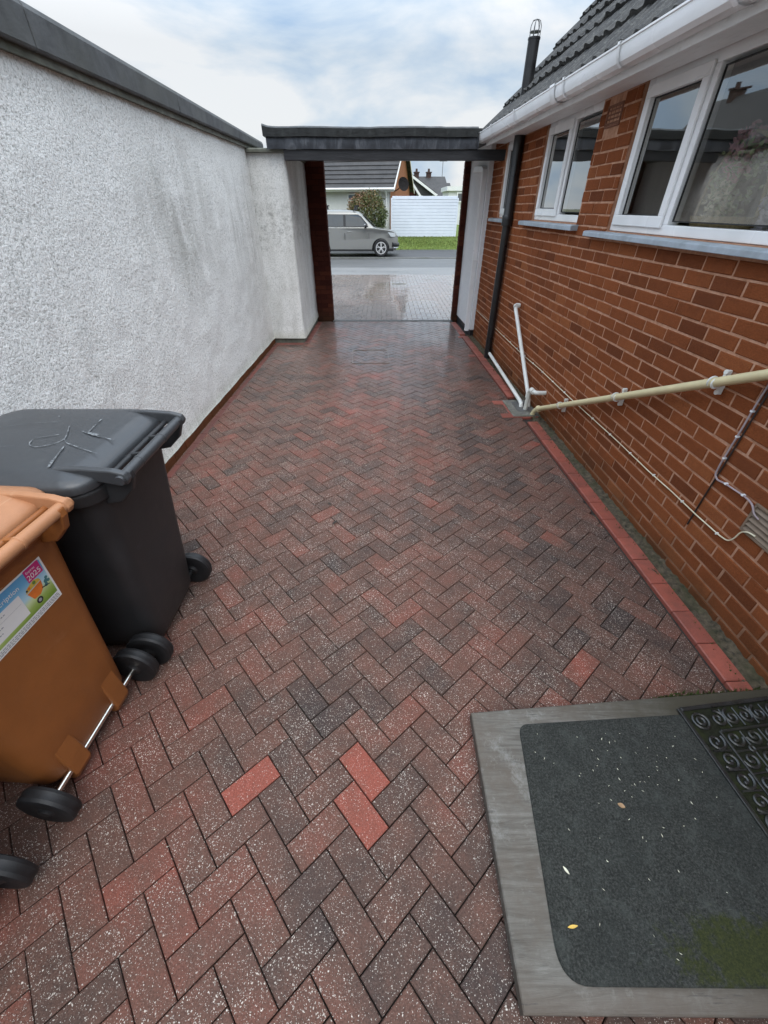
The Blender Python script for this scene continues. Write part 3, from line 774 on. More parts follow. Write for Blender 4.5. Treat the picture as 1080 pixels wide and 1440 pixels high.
while z < 2.40:
    zc = z + .0325
    blocks = [(o[0], o[1]) for o in OPEN if o[2] - .02 < zc < o[3] + .03]
    for q in (VENT, AIRB):
        if q[2] - .02 < zc < q[3] + .02: blocks.append((q[0] - .006, q[1] + .006))
    x = S_A + (-.1125 if row % 2 else 0) + random.gauss(0, .014)
    while x < S_B:
        segs_ = [(max(x, S_A), min(x + .2132 + random.gauss(0, .002), S_B))]
        for b0, b1 in blocks:
            ns = []
            for a, b in segs_:
                if b <= b0 or a >= b1: ns.append((a, b)); continue
                if a < b0: ns.append((a, b0))
                if b > b1: ns.append((b1, b))
            segs_ = ns
        for a, b in segs_:
            if b - a < .025: continue
            n1_ = .0006 + random.gauss(0, .0011); dz = random.gauss(0, .0011); c = .0035
            z0, z1 = z + dz, z + .0636 + dz + random.gauss(0, .0008)
            sk = random.gauss(0, .0012)
            vs = [(a, -.01, z0), (b, -.01, z0), (b, -.01, z1), (a, -.01, z1),
                  (a, n1_ - c, z0), (b, n1_ - c, z0 + sk), (b, n1_ - c, z1), (a, n1_ - c, z1 + sk),
                  (a + c, n1_, z0 + c), (b - c, n1_, z0 + c + sk), (b - c, n1_, z1 - c), (a + c, n1_, z1 - c + sk)]
            fs = [(0, 1, 5, 4), (1, 2, 6, 5), (2, 3, 7, 6), (3, 0, 4, 7), (4, 5, 9, 8), (5, 6, 10, 9), (6, 7, 11, 10), (7, 4, 8, 11), (8, 9, 10, 11)]
            t = random.betavariate(2.3, 2.3)
            if random.random() < .03: t = -.25
            mb.add(vs, fs, t)
        x += .225
    z += .075; row += 1
mb.build('brickwork', 'house_brick', hs, tone=True, fix=True)

def bars(mb, x0, x1, z0, z1, t, n0, n1):
    """mitred rectangular frame drawn as four butted bars"""
    mb.box((x0, n0, z0), (x1, n1, z0 + t)); mb.box((x0, n0, z1 - t), (x1, n1, z1))
    mb.box((x0, n0, z0 + t), (x0 + t, n1, z1 - t)); mb.box((x1 - t, n0, z0 + t), (x1, n1, z1 - t))
def window(o, mulls, sill, lab, opening=()):
    x0, x1, z0, z1 = o; x0 += .003; x1 -= .003; z1 -= .004; z0 += .002
    wroot = MB(); bars(wroot, x0, x1, z0, z1, .052, -.095, -.028)
    for m_ in mulls: wroot.box((m_ - .03, -.095, z0 + .052), (m_ + .03, -.028, z1 - .052))
    W_ = wroot.build('window', 'upvc', hs, bevel=.004); W_['label'] = lab
    edges = [x0 + .052] + sum([[m_ - .03, m_ + .03] for m_ in mulls], []) + [x1 - .052]
    for k in range(0, len(edges), 2):
        a, b = edges[k], edges[k + 1]; c, d = z0 + .052, z1 - .052
        t = .016
        if k // 2 in opening:
            s_ = MB(); bars(s_, a - .016, b + .016, c - .016, d + .016, .058, -.027, -.012); bars(s_, a + .003, b - .003, c + .003, d - .003, .039, -.08, -.027)
            s_.build('sash', 'upvc', W_, bevel=.004); t = .043
        s_ = MB(); bars(s_, a + t, b - t, c + t, d - t, .006, -.050, -.041); s_.build('glazing_seal', 'seal', W_)
        g_ = MB(); g_.quad((a + t + .005, -.0455, c + t + .005), (a + t + .005, -.0455, d - t - .005), (b - t - .005, -.0455, d - t - .005), (b - t - .005, -.0455, c + t + .005)); g_.build('pane', 'window_glass', W_, fix=False)
    s_ = MB(); sx0, sx1, sz0, sz1 = sill
    s_.loft([[(q, -.11, sz0), (q, .062, sz0), (q, .062, sz1 - .012), (q, .05, sz1 - .006), (q, -.11, sz1 + .004)] for q in (sx0, sx1)])
    s_.build('window_sill', 'sill_grey', hs, bevel=.003)
window(OPEN[0], (-.985,), (-3.1, -.10, 1.563, 1.603), 'large nearest window with flowers behind its glass', (1,))
window(OPEN[1], (.745,), (.155, 1.60, 1.585, 1.628), 'middle window with two lights', (1,))
window(OPEN[2], (), (2.2, 2.98, 1.585, 1.625), 'narrow far window behind the black pipe', (0,))
# room behind the windows
mb = MB(); mb.box((-5.8, -2.0, .38), (3.1, -1.9, 2.46)); mb.box((3.1, -3.2, .3), (3.17, -.12, 2.45)); mb.box((-5.9, -3.1, .3), (-5.8, -.12, 2.45)); mb.box((-5.8, -3.1, 2.47), (3.1, -.115, 2.5))
mb.box((-.05, -3.1, .4), (.05, -.12, 2.46)); mb.box((1.9, -3.1, .4), (2.0, -.12, 2.46))
mb.build('interior_wall', 'room_wall', hs)
MB().box((-5.8, -3.1, .32), (3.1, -.12, .38)).build('interior_floor', 'room_floor', hs)
MB().box((-2.93, -.285, 1.57), (-.35, -.115, 1.604)).build('inner_sill', 'upvc', hs)
# soffit, fascia, gutter
SE = 2.80
MB().box((-6, .0055, 2.372), (SE, .226, 2.384)).build('soffit', 'white_paint', hs)
MB().box((-6, .226, 2.345), (SE, .250, 2.47)).build('fascia', 'white_paint', hs, bevel=.003)
mb = MB(); prof = []                                # ogee-ish square gutter, open on top
outer = [(.252, 2.455), (.252, 2.395), (.262, 2.378), (.29, 2.372), (.325, 2.376), (.345, 2.392), (.355, 2.42), (.357, 2.455), (.363, 2.458), (.363, 2.466), (.352, 2.466)]
inner = [(.350, 2.452), (.348, 2.42), (.338, 2.398), (.322, 2.384), (.29, 2.38), (.266, 2.386), (.259, 2.40), (.259, 2.455)]
loop = outer + inner
mb.loft([[(q, n, z) for n, z in loop] for q in (-6, SE + .03)], cap=False)
mb.add([(SE + .03, n, z) for n, z in outer[:8]], [tuple(range(8))])
gu = mb.build('gutter', 'upvc', hs, smooth=30)
for q in (-2.6, -1.55, -.66, .12, .33, 1.30, 2.15, 2.72):
    mb = MB(); e_ = .004
    pr = [(.249, 2.47)] + [(.252, 2.40), (.258, 2.376), (.29, 2.366), (.328, 2.370), (.350, 2.389), (.361, 2.42), (.366, 2.455), (.370, 2.458), (.369, 2.472), (.352, 2.472)]
    wd = .014 if q not in (.33,) else .05
    mb.loft([[(x, n, z) for n, z in pr] for x in (q - wd, q + wd)], cap=False)
    mb.build('gutter_bracket', 'upvc', gu, smooth=30)
# tiled roof
PITCH = R(44); cp, sp_ = math.cos(PITCH), math.sin(PITCH)
mb = MB(); nS = 560; S_R = np.linspace(-6, SE, nS)
rows = 15; gau = .335
def prof_t(x):
    q = (x / .165) % 1.
    return .020 * max(0, math.sin(2 * PI * q)) ** .8
for r_ in range(rows):
    jit = [random.gauss(0, .005) for _ in range(40)]; base = len(mb.v)
    for e_, up_, drop in ((-.03, .012, 0), (-.03, .044, 0), (gau, .008, 0)):
        for x in S_R:
            j_ = jit[int((x + 6) / .33) % 40]
            d = r_ * gau + (e_ if e_ > 0 else e_ + j_); h_ = up_ + prof_t(x) + j_ * .5
            mb.v.append((x, .285 - d * cp + h_ * sp_, 2.462 + d * sp_ + h_ * cp))
    for q in (0, 1):
        for k in range(nS - 1):
            a = base + q * nS + k; mb.f.append((a, a + 1, a + nS + 1, a + nS)); mb.t.append(0)
rf = mb.build('roof', 'roof_tile', hs, smooth=35, fix=False)
mb = MB(); dd = rows * gau
mb.extrude([(.285, 2.452), (.285 - dd * cp, 2.452 + dd * sp_), (-7.6, 2.452 + dd * sp_ - .1), (-7.6, 2.30), (-.1, 2.40)], -6, SE - .02, 'x')
mb.build('roof_base', 'far_roof', rf)
mb = MB(); mb.extrude([(.27, 2.44), (.27 - dd * cp, 2.44 + dd * sp_), (.20 - dd * cp, 2.36 + dd * sp_), (.22, 2.36)], SE - .02, SE + .012, 'x')
mb.build('verge_board', 'black_board', rf)
# soil stack straight up through the eaves
mb = MB(); ST = (2.045, .12)
mb.lathe([(.046, -.02), (.046, 1.56), (.062, 1.56), (.065, 1.575), (.062, 1.60), (.065, 1.62), (.065, 1.655), (.058, 1.665), (.055, 1.67), (.055, 2.371)], (ST[0], ST[1] - .06, 0), 'z', 20)
so_ = mb.build('soil_pipe', 'black_pipe', hs, smooth=40)
mb = MB(); mb.lathe([(.056, 2.48), (.056, 3.07), (.060, 3.07), (.060, 3.085), (.05, 3.085)], (ST[0], ST[1] - .06, 0), 'z', 20); mb.build('vent_pipe', 'black_pipe', so_, smooth=40)
mb = MB()
for k in range(7):
    a = PI * k / 7 * 2; c_, s_ = math.cos(a), math.sin(a)
    mb.tube([(ST[0] + .05 * c_, ST[1] - .06 + .05 * s_, 3.085), (ST[0] + .052 * c_, ST[1] - .06 + .052 * s_, 3.16), (ST[0] + .036 * c_, ST[1] - .06 + .036 * s_, 3.195), (ST[0], ST[1] - .06, 3.205)], .0035, 6)
mb.lathe([(.053, 3.12), (.053, 3.125)], (ST[0], ST[1] - .06, 0), 'z', 16)
mb.build('vent_cage', 'galv', so_, smooth=40)
# air brick high on the wall, louvred vent low down
mb = MB(); a, b, c, d = AIRB
bars(mb, a, b, c, d, .014, -.02, .004)
for k in range(4):
    z = c + .018 + k * .023; mb.box((a + .014, -.018, z), (b - .014, .002, z + .008))
for k in range(1, 4): mb.box((a + (b - a) * k / 4 - .004, -.016, c + .014), (a + (b - a) * k / 4 + .004, -.002, d - .014))
mb.build('air_brick', 'terracotta', hs, bevel=.0015)
mb = MB(); a, b, c, d = VENT
bars(mb, a, b, c, d, .012, -.02, .010)
lv = mb.build('vent_louvre', 'louvre', hs, bevel=.002)
mb = MB()
for k in range(5):
    z = c + .014 + k * .026; mb.loft([[(q, .008, z), (q, .011, z + .002), (q, -.010, z + .027), (q, -.013, z + .025)] for q in (a + .012, b - .012)])
mb.build('louvre_blade', 'louvre', lv)
MB().box((a + .012, -.03, c + .012), (b - .012, -.02, d - .012)).build('vent_back', 'seal', lv)
# waste pipes
mb = MB(); p = fillet([(1.215, -.02, .83), (1.215, .055, .83), (1.185, .058, .805), (.25, .060, .10), (.21, .062, .02), (.21, .062, -.03)], .03)
mb.tube(p, .021, 12); mb.lathe([(.027, -.025), (.027, .0)], (1.20, .057, .826), 'x', 14); mb.lathe([(.026, -.005), (.026, .03)], (1.215, 0.02, .83), 'y', 14)
mb.build('waste_pipe', 'white_pipe', hs, smooth=40)
mb = MB(); mb.tube(fillet([(.0, -.02, .245), (.0, .10, .245), (.06, .115, .245), (.12, .118, .23), (.135, .118, .06), (.135, .118, -.03)], .03), .021, 12)
mb.lathe([(.027, -.03), (.027, .03)], (.06, .115, .245), 'x', 14); mb.lathe([(.027, .15), (.027, .185)], (.135, .118, 0), 'z', 14)
mb.build('waste_pipe', 'white_pipe', hs, smooth=40)
mb = MB(); mb.tube(fillet([(1.98, .05, .075), (.30, .135, .055), (.22, .14, .045), (.20, .14, -.03)], .03), .021, 12); mb.build('waste_pipe', 'white_pipe', hs, smooth=40)
mb = MB(); pts = [(.01, .085, .0), (.0, .075, .055), (-.05, .065, .098), (-2.9, .06, 1.493)]
mb.tube(fillet(pts, .05, 8), .0235, 16); mb.lathe([(.029, -.02), (.029, .02)], (-.07, .064, .108), 'x', 14)
cw = mb.build('overflow_pipe', 'cream_pipe', hs, smooth=40)
for q in (-.49, -1.254, -1.99):
    z = .315 - (q + .49) * .4885; mb = MB()
    for e_ in (-.012, .012): mb.lathe([(.0285, e_ - .004), (.0285, e_ + .004)], (q + e_ * .1, .0625, z), 'x', 16)
    mb.box((q - .009, .004, z - .06), (q + .009, .030, z + .06))
    for e_ in (-.05, .05): mb.lathe([(.013, .02), (.013, .032)], (q, 0, z + e_), 'y', 12)
    mb.build('pipe_clip', 'white_pipe', cw, smooth=40, bevel=.002)
# cables clipped along the wall, and one dark streak
mb = MB(); pts = [(3.2, .010, .41), (2.0, .010, .400), (.8, .010, .392), (.26, .010, .404), (-.58, .010, .397), (-1.31, .010, .403), (-1.77, .010, .397), (-2.0, .010, .402), (-2.23, .010, .399), (-2.41, .010, .403), (-2.465, .010, .412), (-2.485, .012, .45), (-2.495, .014, .50), (-2.53, .018, .525), (-2.56, .010, .525)]
mb.tube(fillet(pts, .04, 4), .0036, 6); wc = mb.build('cable', 'white_cable', hs, smooth=60)
for k in range(15):
    x = 1.6 - k * .285; MB().box((x - .003, .0015, .3945), (x + .003, .015, .406)).build('cable_clip', 'upvc', wc)
mb = MB(); pts = [(-2.225, .012, 1.20), (-2.214, .012, 1.036), (-2.212, .012, .879), (-2.205, .012, .715), (-2.209, .012, .645), (-2.235, .012, .628), (-2.281, .012, .639), (-2.419, .012, .648), (-2.47, .014, .640), (-2.50, .018, .61), (-2.53, .012, .60)]
mb.tube(fillet(pts, .04, 5), .0045, 6); gc = mb.build('cable', 'grey_cable', hs, smooth=60)
for x, z in ((-2.208, .74), (-2.211, .86), (-2.213, .99), (-2.29, .640), (-2.40, .647)): MB().box((x - .006, .0015, z - .004), (x + .006, .0175, z + .004)).build('cable_clip', 'upvc', gc)
mb = MB(); mb.tube([(-2.236, .006, 1.20), (-2.222, .006, .72), (-2.213, .006, .52), (-2.207, .006, .315)], .0042, 6); mb.build('cable', 'dark_line', hs, smooth=60)  # dark streak beside the grey cable, drawn as a thin tube
# white rendered return under the canopy, with its downpipe
mb = MB(); mb.box((3.285, -.16, .09), (4.62, .065, 2.44)); mb.build('render_panel', 'smooth_render', hs, bevel=.012)
MB().box((3.29, -.15, -.05), (4.6, .052, .088)).build('panel_plinth', 'black_board', hs)
def sq_pipe(pts, w):
    mb = MB(); pts = [Vector(p) for p in pts]; loops = []
    for i, p in enumerate(pts):
        d = (pts[min(i + 1, len(pts) - 1)] - pts[max(i - 1, 0)]).normalized()
        sd_ = Vector((0, 1, 0)) if abs(d.y) < .9 else Vector((1, 0, 0)); up = sd_.cross(d).normalized(); h = w / 2
        loops.append([p + sd_ * a * h + up * b * h for a, b in ((-1, -1), (1, -1), (1, 1), (-1, 1))])
    return mb.loft(loops)
dp = sq_pipe([(3.95, .102, 2.185), (3.40, .102, 2.165), (3.355, .102, 2.14), (3.345, .102, 2.09), (3.345, .102, .12), (3.34, .11, .07)], .066).build('downpipe', 'upvc', hs, bevel=.006)
mb = MB(); mb.box((3.302, .062, 1.08), (3.388, .141, 1.10)); mb.box((3.27, .07, 1.083), (3.302, .08, 1.097)); mb.build('pipe_clip', 'upvc', dp, bevel=.002)
# dried flowers behind the large pane
MB().box((-2.75, -.62, 1.30), (-.95, -.60, 2.02)).build('curtain', 'net_curtain', hs)
fl = empty('flower_arrangement', 'dried flower arrangement in a wicker basket inside the big window', 'flowers', HW(-1.24, -.185, 1.60)); fl.scale = (1.7, .55, 1.05); fl.rotation_euler = (0, 0, R(90) - HA)
mb = MB(); mb.lathe([(.10, 0), (.135, .05), (.15, .10), (.14, .10), (.12, .06), (.0, .05)], (0, 0, .0), 'z', 20)
mb.tube([(-.14 * math.cos(a), 0, .09 + .34 * math.sin(a)) for a in [PI * k / 14 for k in range(15)]], .008, 8)
mb.build('basket', 'wicker', fl, smooth=40)
for nm, mt, cx, cz, rr, cnt in (('flower_head', 'petal_pink', .02, .36, .12, 170), ('flower_head', 'petal_mauve', -.20, .12, .10, 140), ('flower_head', 'petal_cream', .05, .16, .10, 150), ('foliage', 'flower_green', .0, .24, .19, 260)):
    mb = MB()
    for _ in range(cnt):
        v = Vector((random.gauss(0, 1), random.gauss(0, 1), random.gauss(0, 1))).normalized() * rr * random.uniform(.5, 1)
        p = Vector((cx, 0, cz)) + Vector((v.x * .5, v.y * 1.15, v.z)); q = Vector((random.gauss(0, 1), random.gauss(0, 1), random.gauss(0, 1))).normalized(); r2 = q.orthogonal().normalized()
        a_, b_ = q * random.uniform(.012, .022), r2 * random.uniform(.006, .012); mb.add([p - a_, p + b_, p + a_, p - b_], [(0, 1, 2, 3)])
    mb.build(nm, mt, fl, fix=False)

# ------------------------------------------------------------------ drain, cover, gully
dc = empty('drain_channel', 'narrow slotted drain channel set across the lane between the brick piers', 'drain', (.17, 8.415, 0))
mb = MB(); mb.box((-1.14, -.062, -.06), (1.13, -.050, .004)); mb.box((-1.14, .050, -.06), (1.13, .062, .004)); mb.build('channel_frame', 'grating', dc)
mb = MB()
for k in range(92): mb.box((-1.135 + k * .0246, -.050, -.02), (-1.135 + k * .0246 + .012, .050, .001))
mb.box((-1.135, -.006, -.015), (1.13, .006, .0025)); mb.build('grate', 'grating', dc)
MB().box((-1.14, -.05, -.07), (1.13, .05, -.055)).build('channel_bed', 'joint_sand', dc)
mc = empty('manhole_cover', 'square recessed manhole cover with block infill and thin metal frame in the lane', 'manhole cover', (-.197, 6.10, 0), R(2.5))
mb = MB(); bars(mb, -.262, .262, -.33, .33, .006, 0, 1)
mb = MB(); q = .262; r_ = .33
for a, b in (((-q, -r_), (q, -r_ + .007)), ((-q, r_ - .007), (q, r_)), ((-q, -r_ + .007), (-q + .007, r_ - .007)), ((q - .007, -r_ + .007), (q, r_ - .007))): mb.box((*a, -.03), (*b, .0075))
mb.build('metal_frame', 'cover_metal', mc)
for sx in (-1, 1):
    for sy in (-1, 1):
        p = [(sx * (q - .004), sy * (r_ - .004)), (sx * (q - .060), sy * (r_ - .004)), (sx * (q - .004), sy * (r_ - .060))]
        if area(p) < 0: p.reverse()
        MB().prism(p, -.02, .006, .001).build('corner_plate', 'cover_metal', mc)
uc = empty('stopcock_cover', 'small rectangular metal cover in a pale patch of the front driveway', 'cover', (.42, 13.05, 0))
MB().prism(rrect(-.20, -.10, .20, .10, .02), -.02, .004, .001).build('cover_surround', 'concrete', uc)
MB().prism(rrect(-.11, -.055, .11, .055, .01), .0, .012, .003).build('cover_lid', 'grating', uc)
gp = empty('gully_slab', 'mossy concrete slab with drain hole where the white waste pipes end', 'gully', HW(.19, .16), R(90) - HA)
mb = MB(); mb.prism([(-.215, -.14), (.215, -.14), (.215, .128), (-.215, .128)], -.04, .016, .006); mb.build('concrete_slab', 'concrete', gp)
mb = MB(); mb.prism(rrect(-.10, -.10, .17, .05, .02), .0, .0185, .001); mb.build('gully_grate', 'grating', gp)

# ------------------------------------------------------------------ wheelie bins   local +x = wheel side, +y = far along the lane
def make_bin(name, label, body, lid, bosses=False):
    t = empty(name, label, 'wheelie bin')
    def sec(z, xb, xf, hw, r): return [(x, y, z) for x, y in rrect(-xf, -hw, xb, hw, r, 5)]
    mb = MB()
    prof = [(.040, .225, .160, .192, .06), (.052, .250, .185, .207, .07), (.10, .272, .20, .217, .07), (.30, .290, .215, .230, .07), (.60, .318, .245, .250, .075), (.86, .345, .268, .268, .075), (.935, .352, .276, .274, .075)]
    if bosses: prof[:3] = [(.086, .235, .170, .195, .06), (.092, .262, .190, .210, .07), (.125, .275, .20, .218, .07)]
    mb.loft([sec(*p) for p in prof])
    b = mb.build('bin_body', body, t, smooth=50)
    mb = MB(); mb.loft([sec(.925, .352, .278, .276, .075), sec(.930, .366, .30, .296, .085), (sec(.975, .372, .312, .306, .09)), sec(.988, .366, .306, .30, .085), sec(.990, .34, .28, .27, .07)])
    mb.build('rim', body, b, smooth=35, bevel=.003)
    # feet that carry the axle
    if bosses:
        for sy in (-1, 1):
            y0, y1 = sy * .086, sy * .166
            mb = MB(); pr = [(.20, .24), (.2842, .24), (.2885, .15), (.2895, .075), (.280, .050), (.262, .036), (.18, .036)]
            mb.extrude(pr, min(y0, y1), max(y0, y1), 'y'); mb.build('axle_boss', body, b, bevel=.009, segs=3)
        mb = MB(); mb.loft([[(x, y, z) for x, y in ((.18, -.10), (.24, -.095), (.24, .095), (.18, .10))] for z in (.035, .120)]); mb.build('axle_recess_shade', 'seal', b)  # dark block put in for the shade inside the axle notch
    mb = MB(); ax = .272 if bosses else .245
    mb.tube([(ax, -.29, .10), (ax, .29, .10)], .0105, 12); mb.build('axle', 'steel_axle' if bosses else 'wheel_black', t, smooth=40)
    for sy in (-1, 1):
        mb = MB(); R_ = .100
        mb.lathe([(.062, -.022), (R_ - .018, -.026), (R_ - .004, -.022), (R_, -.012), (R_ - .002, -.004), (R_ - .002, .004), (R_, .012), (R_ - .004, .022), (R_ - .018, .026), (.062, .022)], (ax, sy * .268, .10), 'y', 36)
        wh = mb.build('wheel', 'rubber_tyre', t, smooth=35)
        mb = MB(); mb.lathe([(.020, -.030), (.026, -.024), (.060, -.014), (.064, -.012), (.064, .012), (.060, .014), (.026, .024), (.020, .030)], (ax, sy * .268, .10), 'y', 28); mb.build('wheel_hub', 'wheel_black', wh, smooth=35)
    # lid: shallow domed tray with a raised panel
    mb = MB()
    def lsec(z, xb, xf, hw, r): return [(x, y, z + .010 * (1 - ((x - .03) / .35) ** 2) * (1 if z > 1.0 else 0)) for x, y in rrect(-xf, -hw, xb, hw, r, 6)]
    mb.loft([lsec(.992, .36, .315, .305, .085), lsec(.992, .372, .328, .315, .09), lsec(1.012, .374, .330, .317, .09), lsec(1.026, .366, .322, .309, .085), lsec(1.036, .345, .302, .29, .085), lsec(1.044, .322, .282, .272, .085), lsec(1.050, .305, .266, .256, .08), lsec(1.053, .28, .24, .23, .07), lsec(1.056, .19, .16, .15, .05), lsec(1.057, .06, .05, .04, .02)])
    l = mb.build('lid', lid, t, smooth=50)
    # hinge arms and the handle bar
    for sy in (-1, 1):
        mb = MB(); pr = [(.20, 1.058), (.33, 1.060), (.43, 1.052), (.472, 1.040), (.482, 1.018), (.470, .998), (.44, .992), (.36, 1.012), (.30, 1.042)]
        mb.extrude(pr, sy * .236 - .013, sy * .236 + .013, 'y'); mb.build('lid_arm', lid, l, bevel=.006)
        mb = MB(); pr = [(.335, .975), (.40, .995), (.455, 1.035), (.474, 1.03), (.476, 1.005), (.455, .955), (.40, .905), (.345, .895)]
        mb.extrude(pr, sy * .205 - .014, sy * .205 + .014, 'y'); mb.build('handle_bracket', body, b, bevel=.006)
    mb = MB(); mb.tube([(.455, -.258, 1.018), (.455, -.245, 1.018), (.455, .245, 1.018), (.455, .258, 1.018)], [.016, .0195, .0195, .016], 16)
    for y in (-.12, .06): mb.lathe([(.0185, -.006), (.0215, -.004), (.0215, .004), (.0185, .006)], (.455, y, 1.018), 'y', 16)
    mb.build('handle', lid, t, smooth=40)
    mb = MB(); mb.tube([(.398, -.235, 1.012), (.398, .235, 1.012)], .010, 10); mb.build('hinge_pin', body, t, smooth=40)
    for y in (-.07, .07):
        mb = MB(); mb.extrude([(.355, 1.0), (.40, 1.022), (.455, 1.03), (.455, 1.006), (.40, .985), (.355, .94)], y - .007, y + .007, 'y'); mb.build('handle_web', body, b, bevel=.003)
    return t
bk = make_bin('wheelie_bin', 'charcoal wheelie bin with chalk scribbles on its lid, beside the white wall', 'bin_charcoal', 'lid_charcoal')
b3 = copy_tree(bk)
bk.location = (-1.335, 1.40, 0)
b3.location = (-1.45, .085, 0); b3.rotation_euler = (0, 0, R(-3)); b3['label'] = 'bin nearest the camera showing only a black wheel and axle at the lower left edge'
br = make_bin('wheelie_bin', 'brown garden waste wheelie bin with a colourful 2025 sticker on its back', 'bin_brown', 'lid_brown', True)
br.location = (-1.388, .800, 0); br.scale = (.94, 1, 1); br.rotation_euler = (0, 0, R(-4))
for o in (bk, br, b3): o['group'] = 'wheelie bins along the wall'
lid = next(c for c in bk.children if c.name.startswith('lid'))
def lz(x, y): return 1.0605 + .010 * (1 - ((x - .03) / .35) ** 2) - max(0, abs(y) - .20) * .06 - max(0, abs(x - .02) - .22) * .06
def stroke(pts, wd, mat='chalk'):
    mb = MB(); pts = [Vector((*p, 0)) for p in fillet([(*p, 0) for p in pts], .05, 6) for p in [p[:2]]]
    for i, p in enumerate(pts):
        d = (pts[min(i + 1, len(pts) - 1)] - pts[max(i - 1, 0)]).normalized(); nn = Vector((-d.y, d.x, 0)) * wd * random.uniform(.25, .85)
        for q in (p - nn, p + nn): mb.v.append((q.x, q.y, lz(q.x, q.y) - .0012))
    for i in range(len(pts) - 1): mb.f.append((2 * i, 2 * i + 2, 2 * i + 3, 2 * i + 1)); mb.t.append(0)
    return mb
CHALK = True
mb = MB()
for pts, wd in (([(.115, .06), (.145, .0), (.165, -.05), (.15, -.085), (.10, -.115), (.06, -.09), (.05, -.045), (.08, -.03), (.12, -.01)], .0035), ([(.165, -.05), (.185, -.075), (.27, -.115), (.33, -.135)], .003), ([(.195, -.10), (.21, -.16), (.228, -.225)], .0045), ([(.218, -.20), (.230, -.24)], .010), ([(.20, .13), (.208, .06), (.215, .01)], .0035), ([(.19, .02), (.25, -.01), (.33, -.03)], .006), ([(.21, .012), (.26, -.005)], .010), ([(.012, .16), (.022, .145)], .004), ([(-.18, .05), (-.05, .09), (.05, .10)], .0018), ([(-.2, -.1), (-.1, -.12), (.02, -.10)], .0016)):
    m2 = stroke(pts, wd); k = len(mb.v); mb.v += m2.v; mb.f += [tuple(i + k for i in f) for f in m2.f]; mb.t += m2.t
mb.build('chalk_scribble', 'chalk', lid, fix=False)
# the brown bin leans back a little: its upper part sits farther from the lane
def descend(o):
    for c in o.children: yield c; yield from descend(c)
def lean(x, z): return x - .040 * max(0., z - .1)
for o in descend(br):
    for v_ in o.data.vertices: v_.co.x = lean(v_.co.x, v_.co.z)
# sticker on the back of the brown bin
bb = next(c for c in br.children if c.name.startswith('bin_body'))
def bx_(z): return float(np.interp(z, [.30, .60, .86, .935], [.290 - .008, .318 - .020, .345 - .0304, .352 - .0334])) + .0012
def pane(y0, y1, z0, z1, off=0.): return MB().add([(bx_(z0) + off, y0, z0), (bx_(z0) + off, y1, z0), (bx_(z1) + off, y1, z1), (bx_(z1) + off, y0, z1)], [(0, 1, 2, 3)])
st = pane(-.125, .155, .700, .875).build('sticker', 'st_white', bb)
def sp2(name, mat, mb): return mb.build(name, mat, st, fix=False)
pane(-.118, .148, .727, .869, .0006).build('sticker_picture', 'st_scene', st)
pane(.085, .143, .826, .872, .0012).build('sticker_badge', 'st_mag', st)
pane(-.116, .040, .742, .822, .0012).build('sticker_address', 'st_white', st)
def disc(y, z, r, off, n=20, ry=None): return MB().add([(bx_(z + r * math.sin(2 * PI * k / n)) + off, y + (ry or r) * math.cos(2 * PI * k / n), z + r * math.sin(2 * PI * k / n)) for k in range(n)], [tuple(range(n))])
def polyp(pts, off): return MB().add([(bx_(z) + off, y, z) for y, z in pts], [tuple(range(len(pts)))])
polyp([(.062, .800), (.120, .806), (.114, .778), (.098, .766), (.074, .768)], .0014).build('sticker_barrow', 'st_orange', st)
polyp([(.060, .803), (.066, .816), (.084, .822), (.100, .826), (.116, .818), (.120, .808)], .0013).build('sticker_veg', 'st_yellow', st)
disc(.098, .817, .006, .0016).build('sticker_veg', 'st_green', st); disc(.076, .813, .005, .0016).build('sticker_veg', 'st_orange', st); disc(.066, .811, .0035, .0018).build('sticker_veg', 'st_ink', st)
disc(.086, .752, .0115, .0014).build('sticker_wheel', 'st_ink', st); disc(.086, .752, .006, .0017).build('sticker_wheel', 'st_grey', st)
mb = MB()
for y, z, r in ((.132, .790, .008), (.138, .800, .006), (.128, .778, .007), (.141, .786, .006)): m2 = disc(y, z, r, .0014, 7); k = len(mb.v); mb.v += m2.v; mb.f += [tuple(i + k for i in f) for f in m2.f]; mb.t += m2.t
mb.build('sticker_plant', 'st_teal', st, fix=False)
polyp([(.112, .782), (.140, .773), (.140, .770), (.110, .778)], .0015).build('sticker_barrow', 'st_ink', st)
mb = MB()
def line(y0, y1, z, h): m2 = pane(y0, y1, z, z + h, .0016); k = len(mb.v); mb.v += m2.v; mb.f += [tuple(i + k for i in f) for f in m2.f]; mb.t += m2.t
for z in (.7185, .7125, .7065):
    y = -.118
    while y < .145:
        l_ = random.uniform(.004, .012); line(y, min(y + l_, .147), z, .0030); y += l_ + .0025
for z, y1 in ((.806, -.02), (.798, -.055), (.785, -.06), (.777, -.045), (.769, -.065), (.761, -.05)):
    y = -.108
    while y < y1:
        l_ = random.uniform(.004, .012); line(y, y + l_, z, .0036); y += l_ + .0025
line(-.112, .034, .7925, .0008)
mb.build('sticker_print', 'st_grey', st, fix=False)
sl = math.atan2(.027, .26)
def tmat(y, z, off): return Matrix.Translation((bx_(z) + off, y, z)) @ Matrix.Rotation(sl, 4, 'Y') @ Matrix(((0, 0, 1, 0), (1, 0, 0, 0), (0, 1, 0, 0), (0, 0, 0, 1)))
text_mesh('sticker_year', '2025', .026, 'st_white', st, tmat(.0865, .8325, .0016))
text_mesh('sticker_text', 'Expires', .0115, 'st_white', st, tmat(.0905, .8565, .0016))
text_mesh('sticker_text', 'Subscription', .023, 'st_white', st, tmat(-.062, .835, .0012))
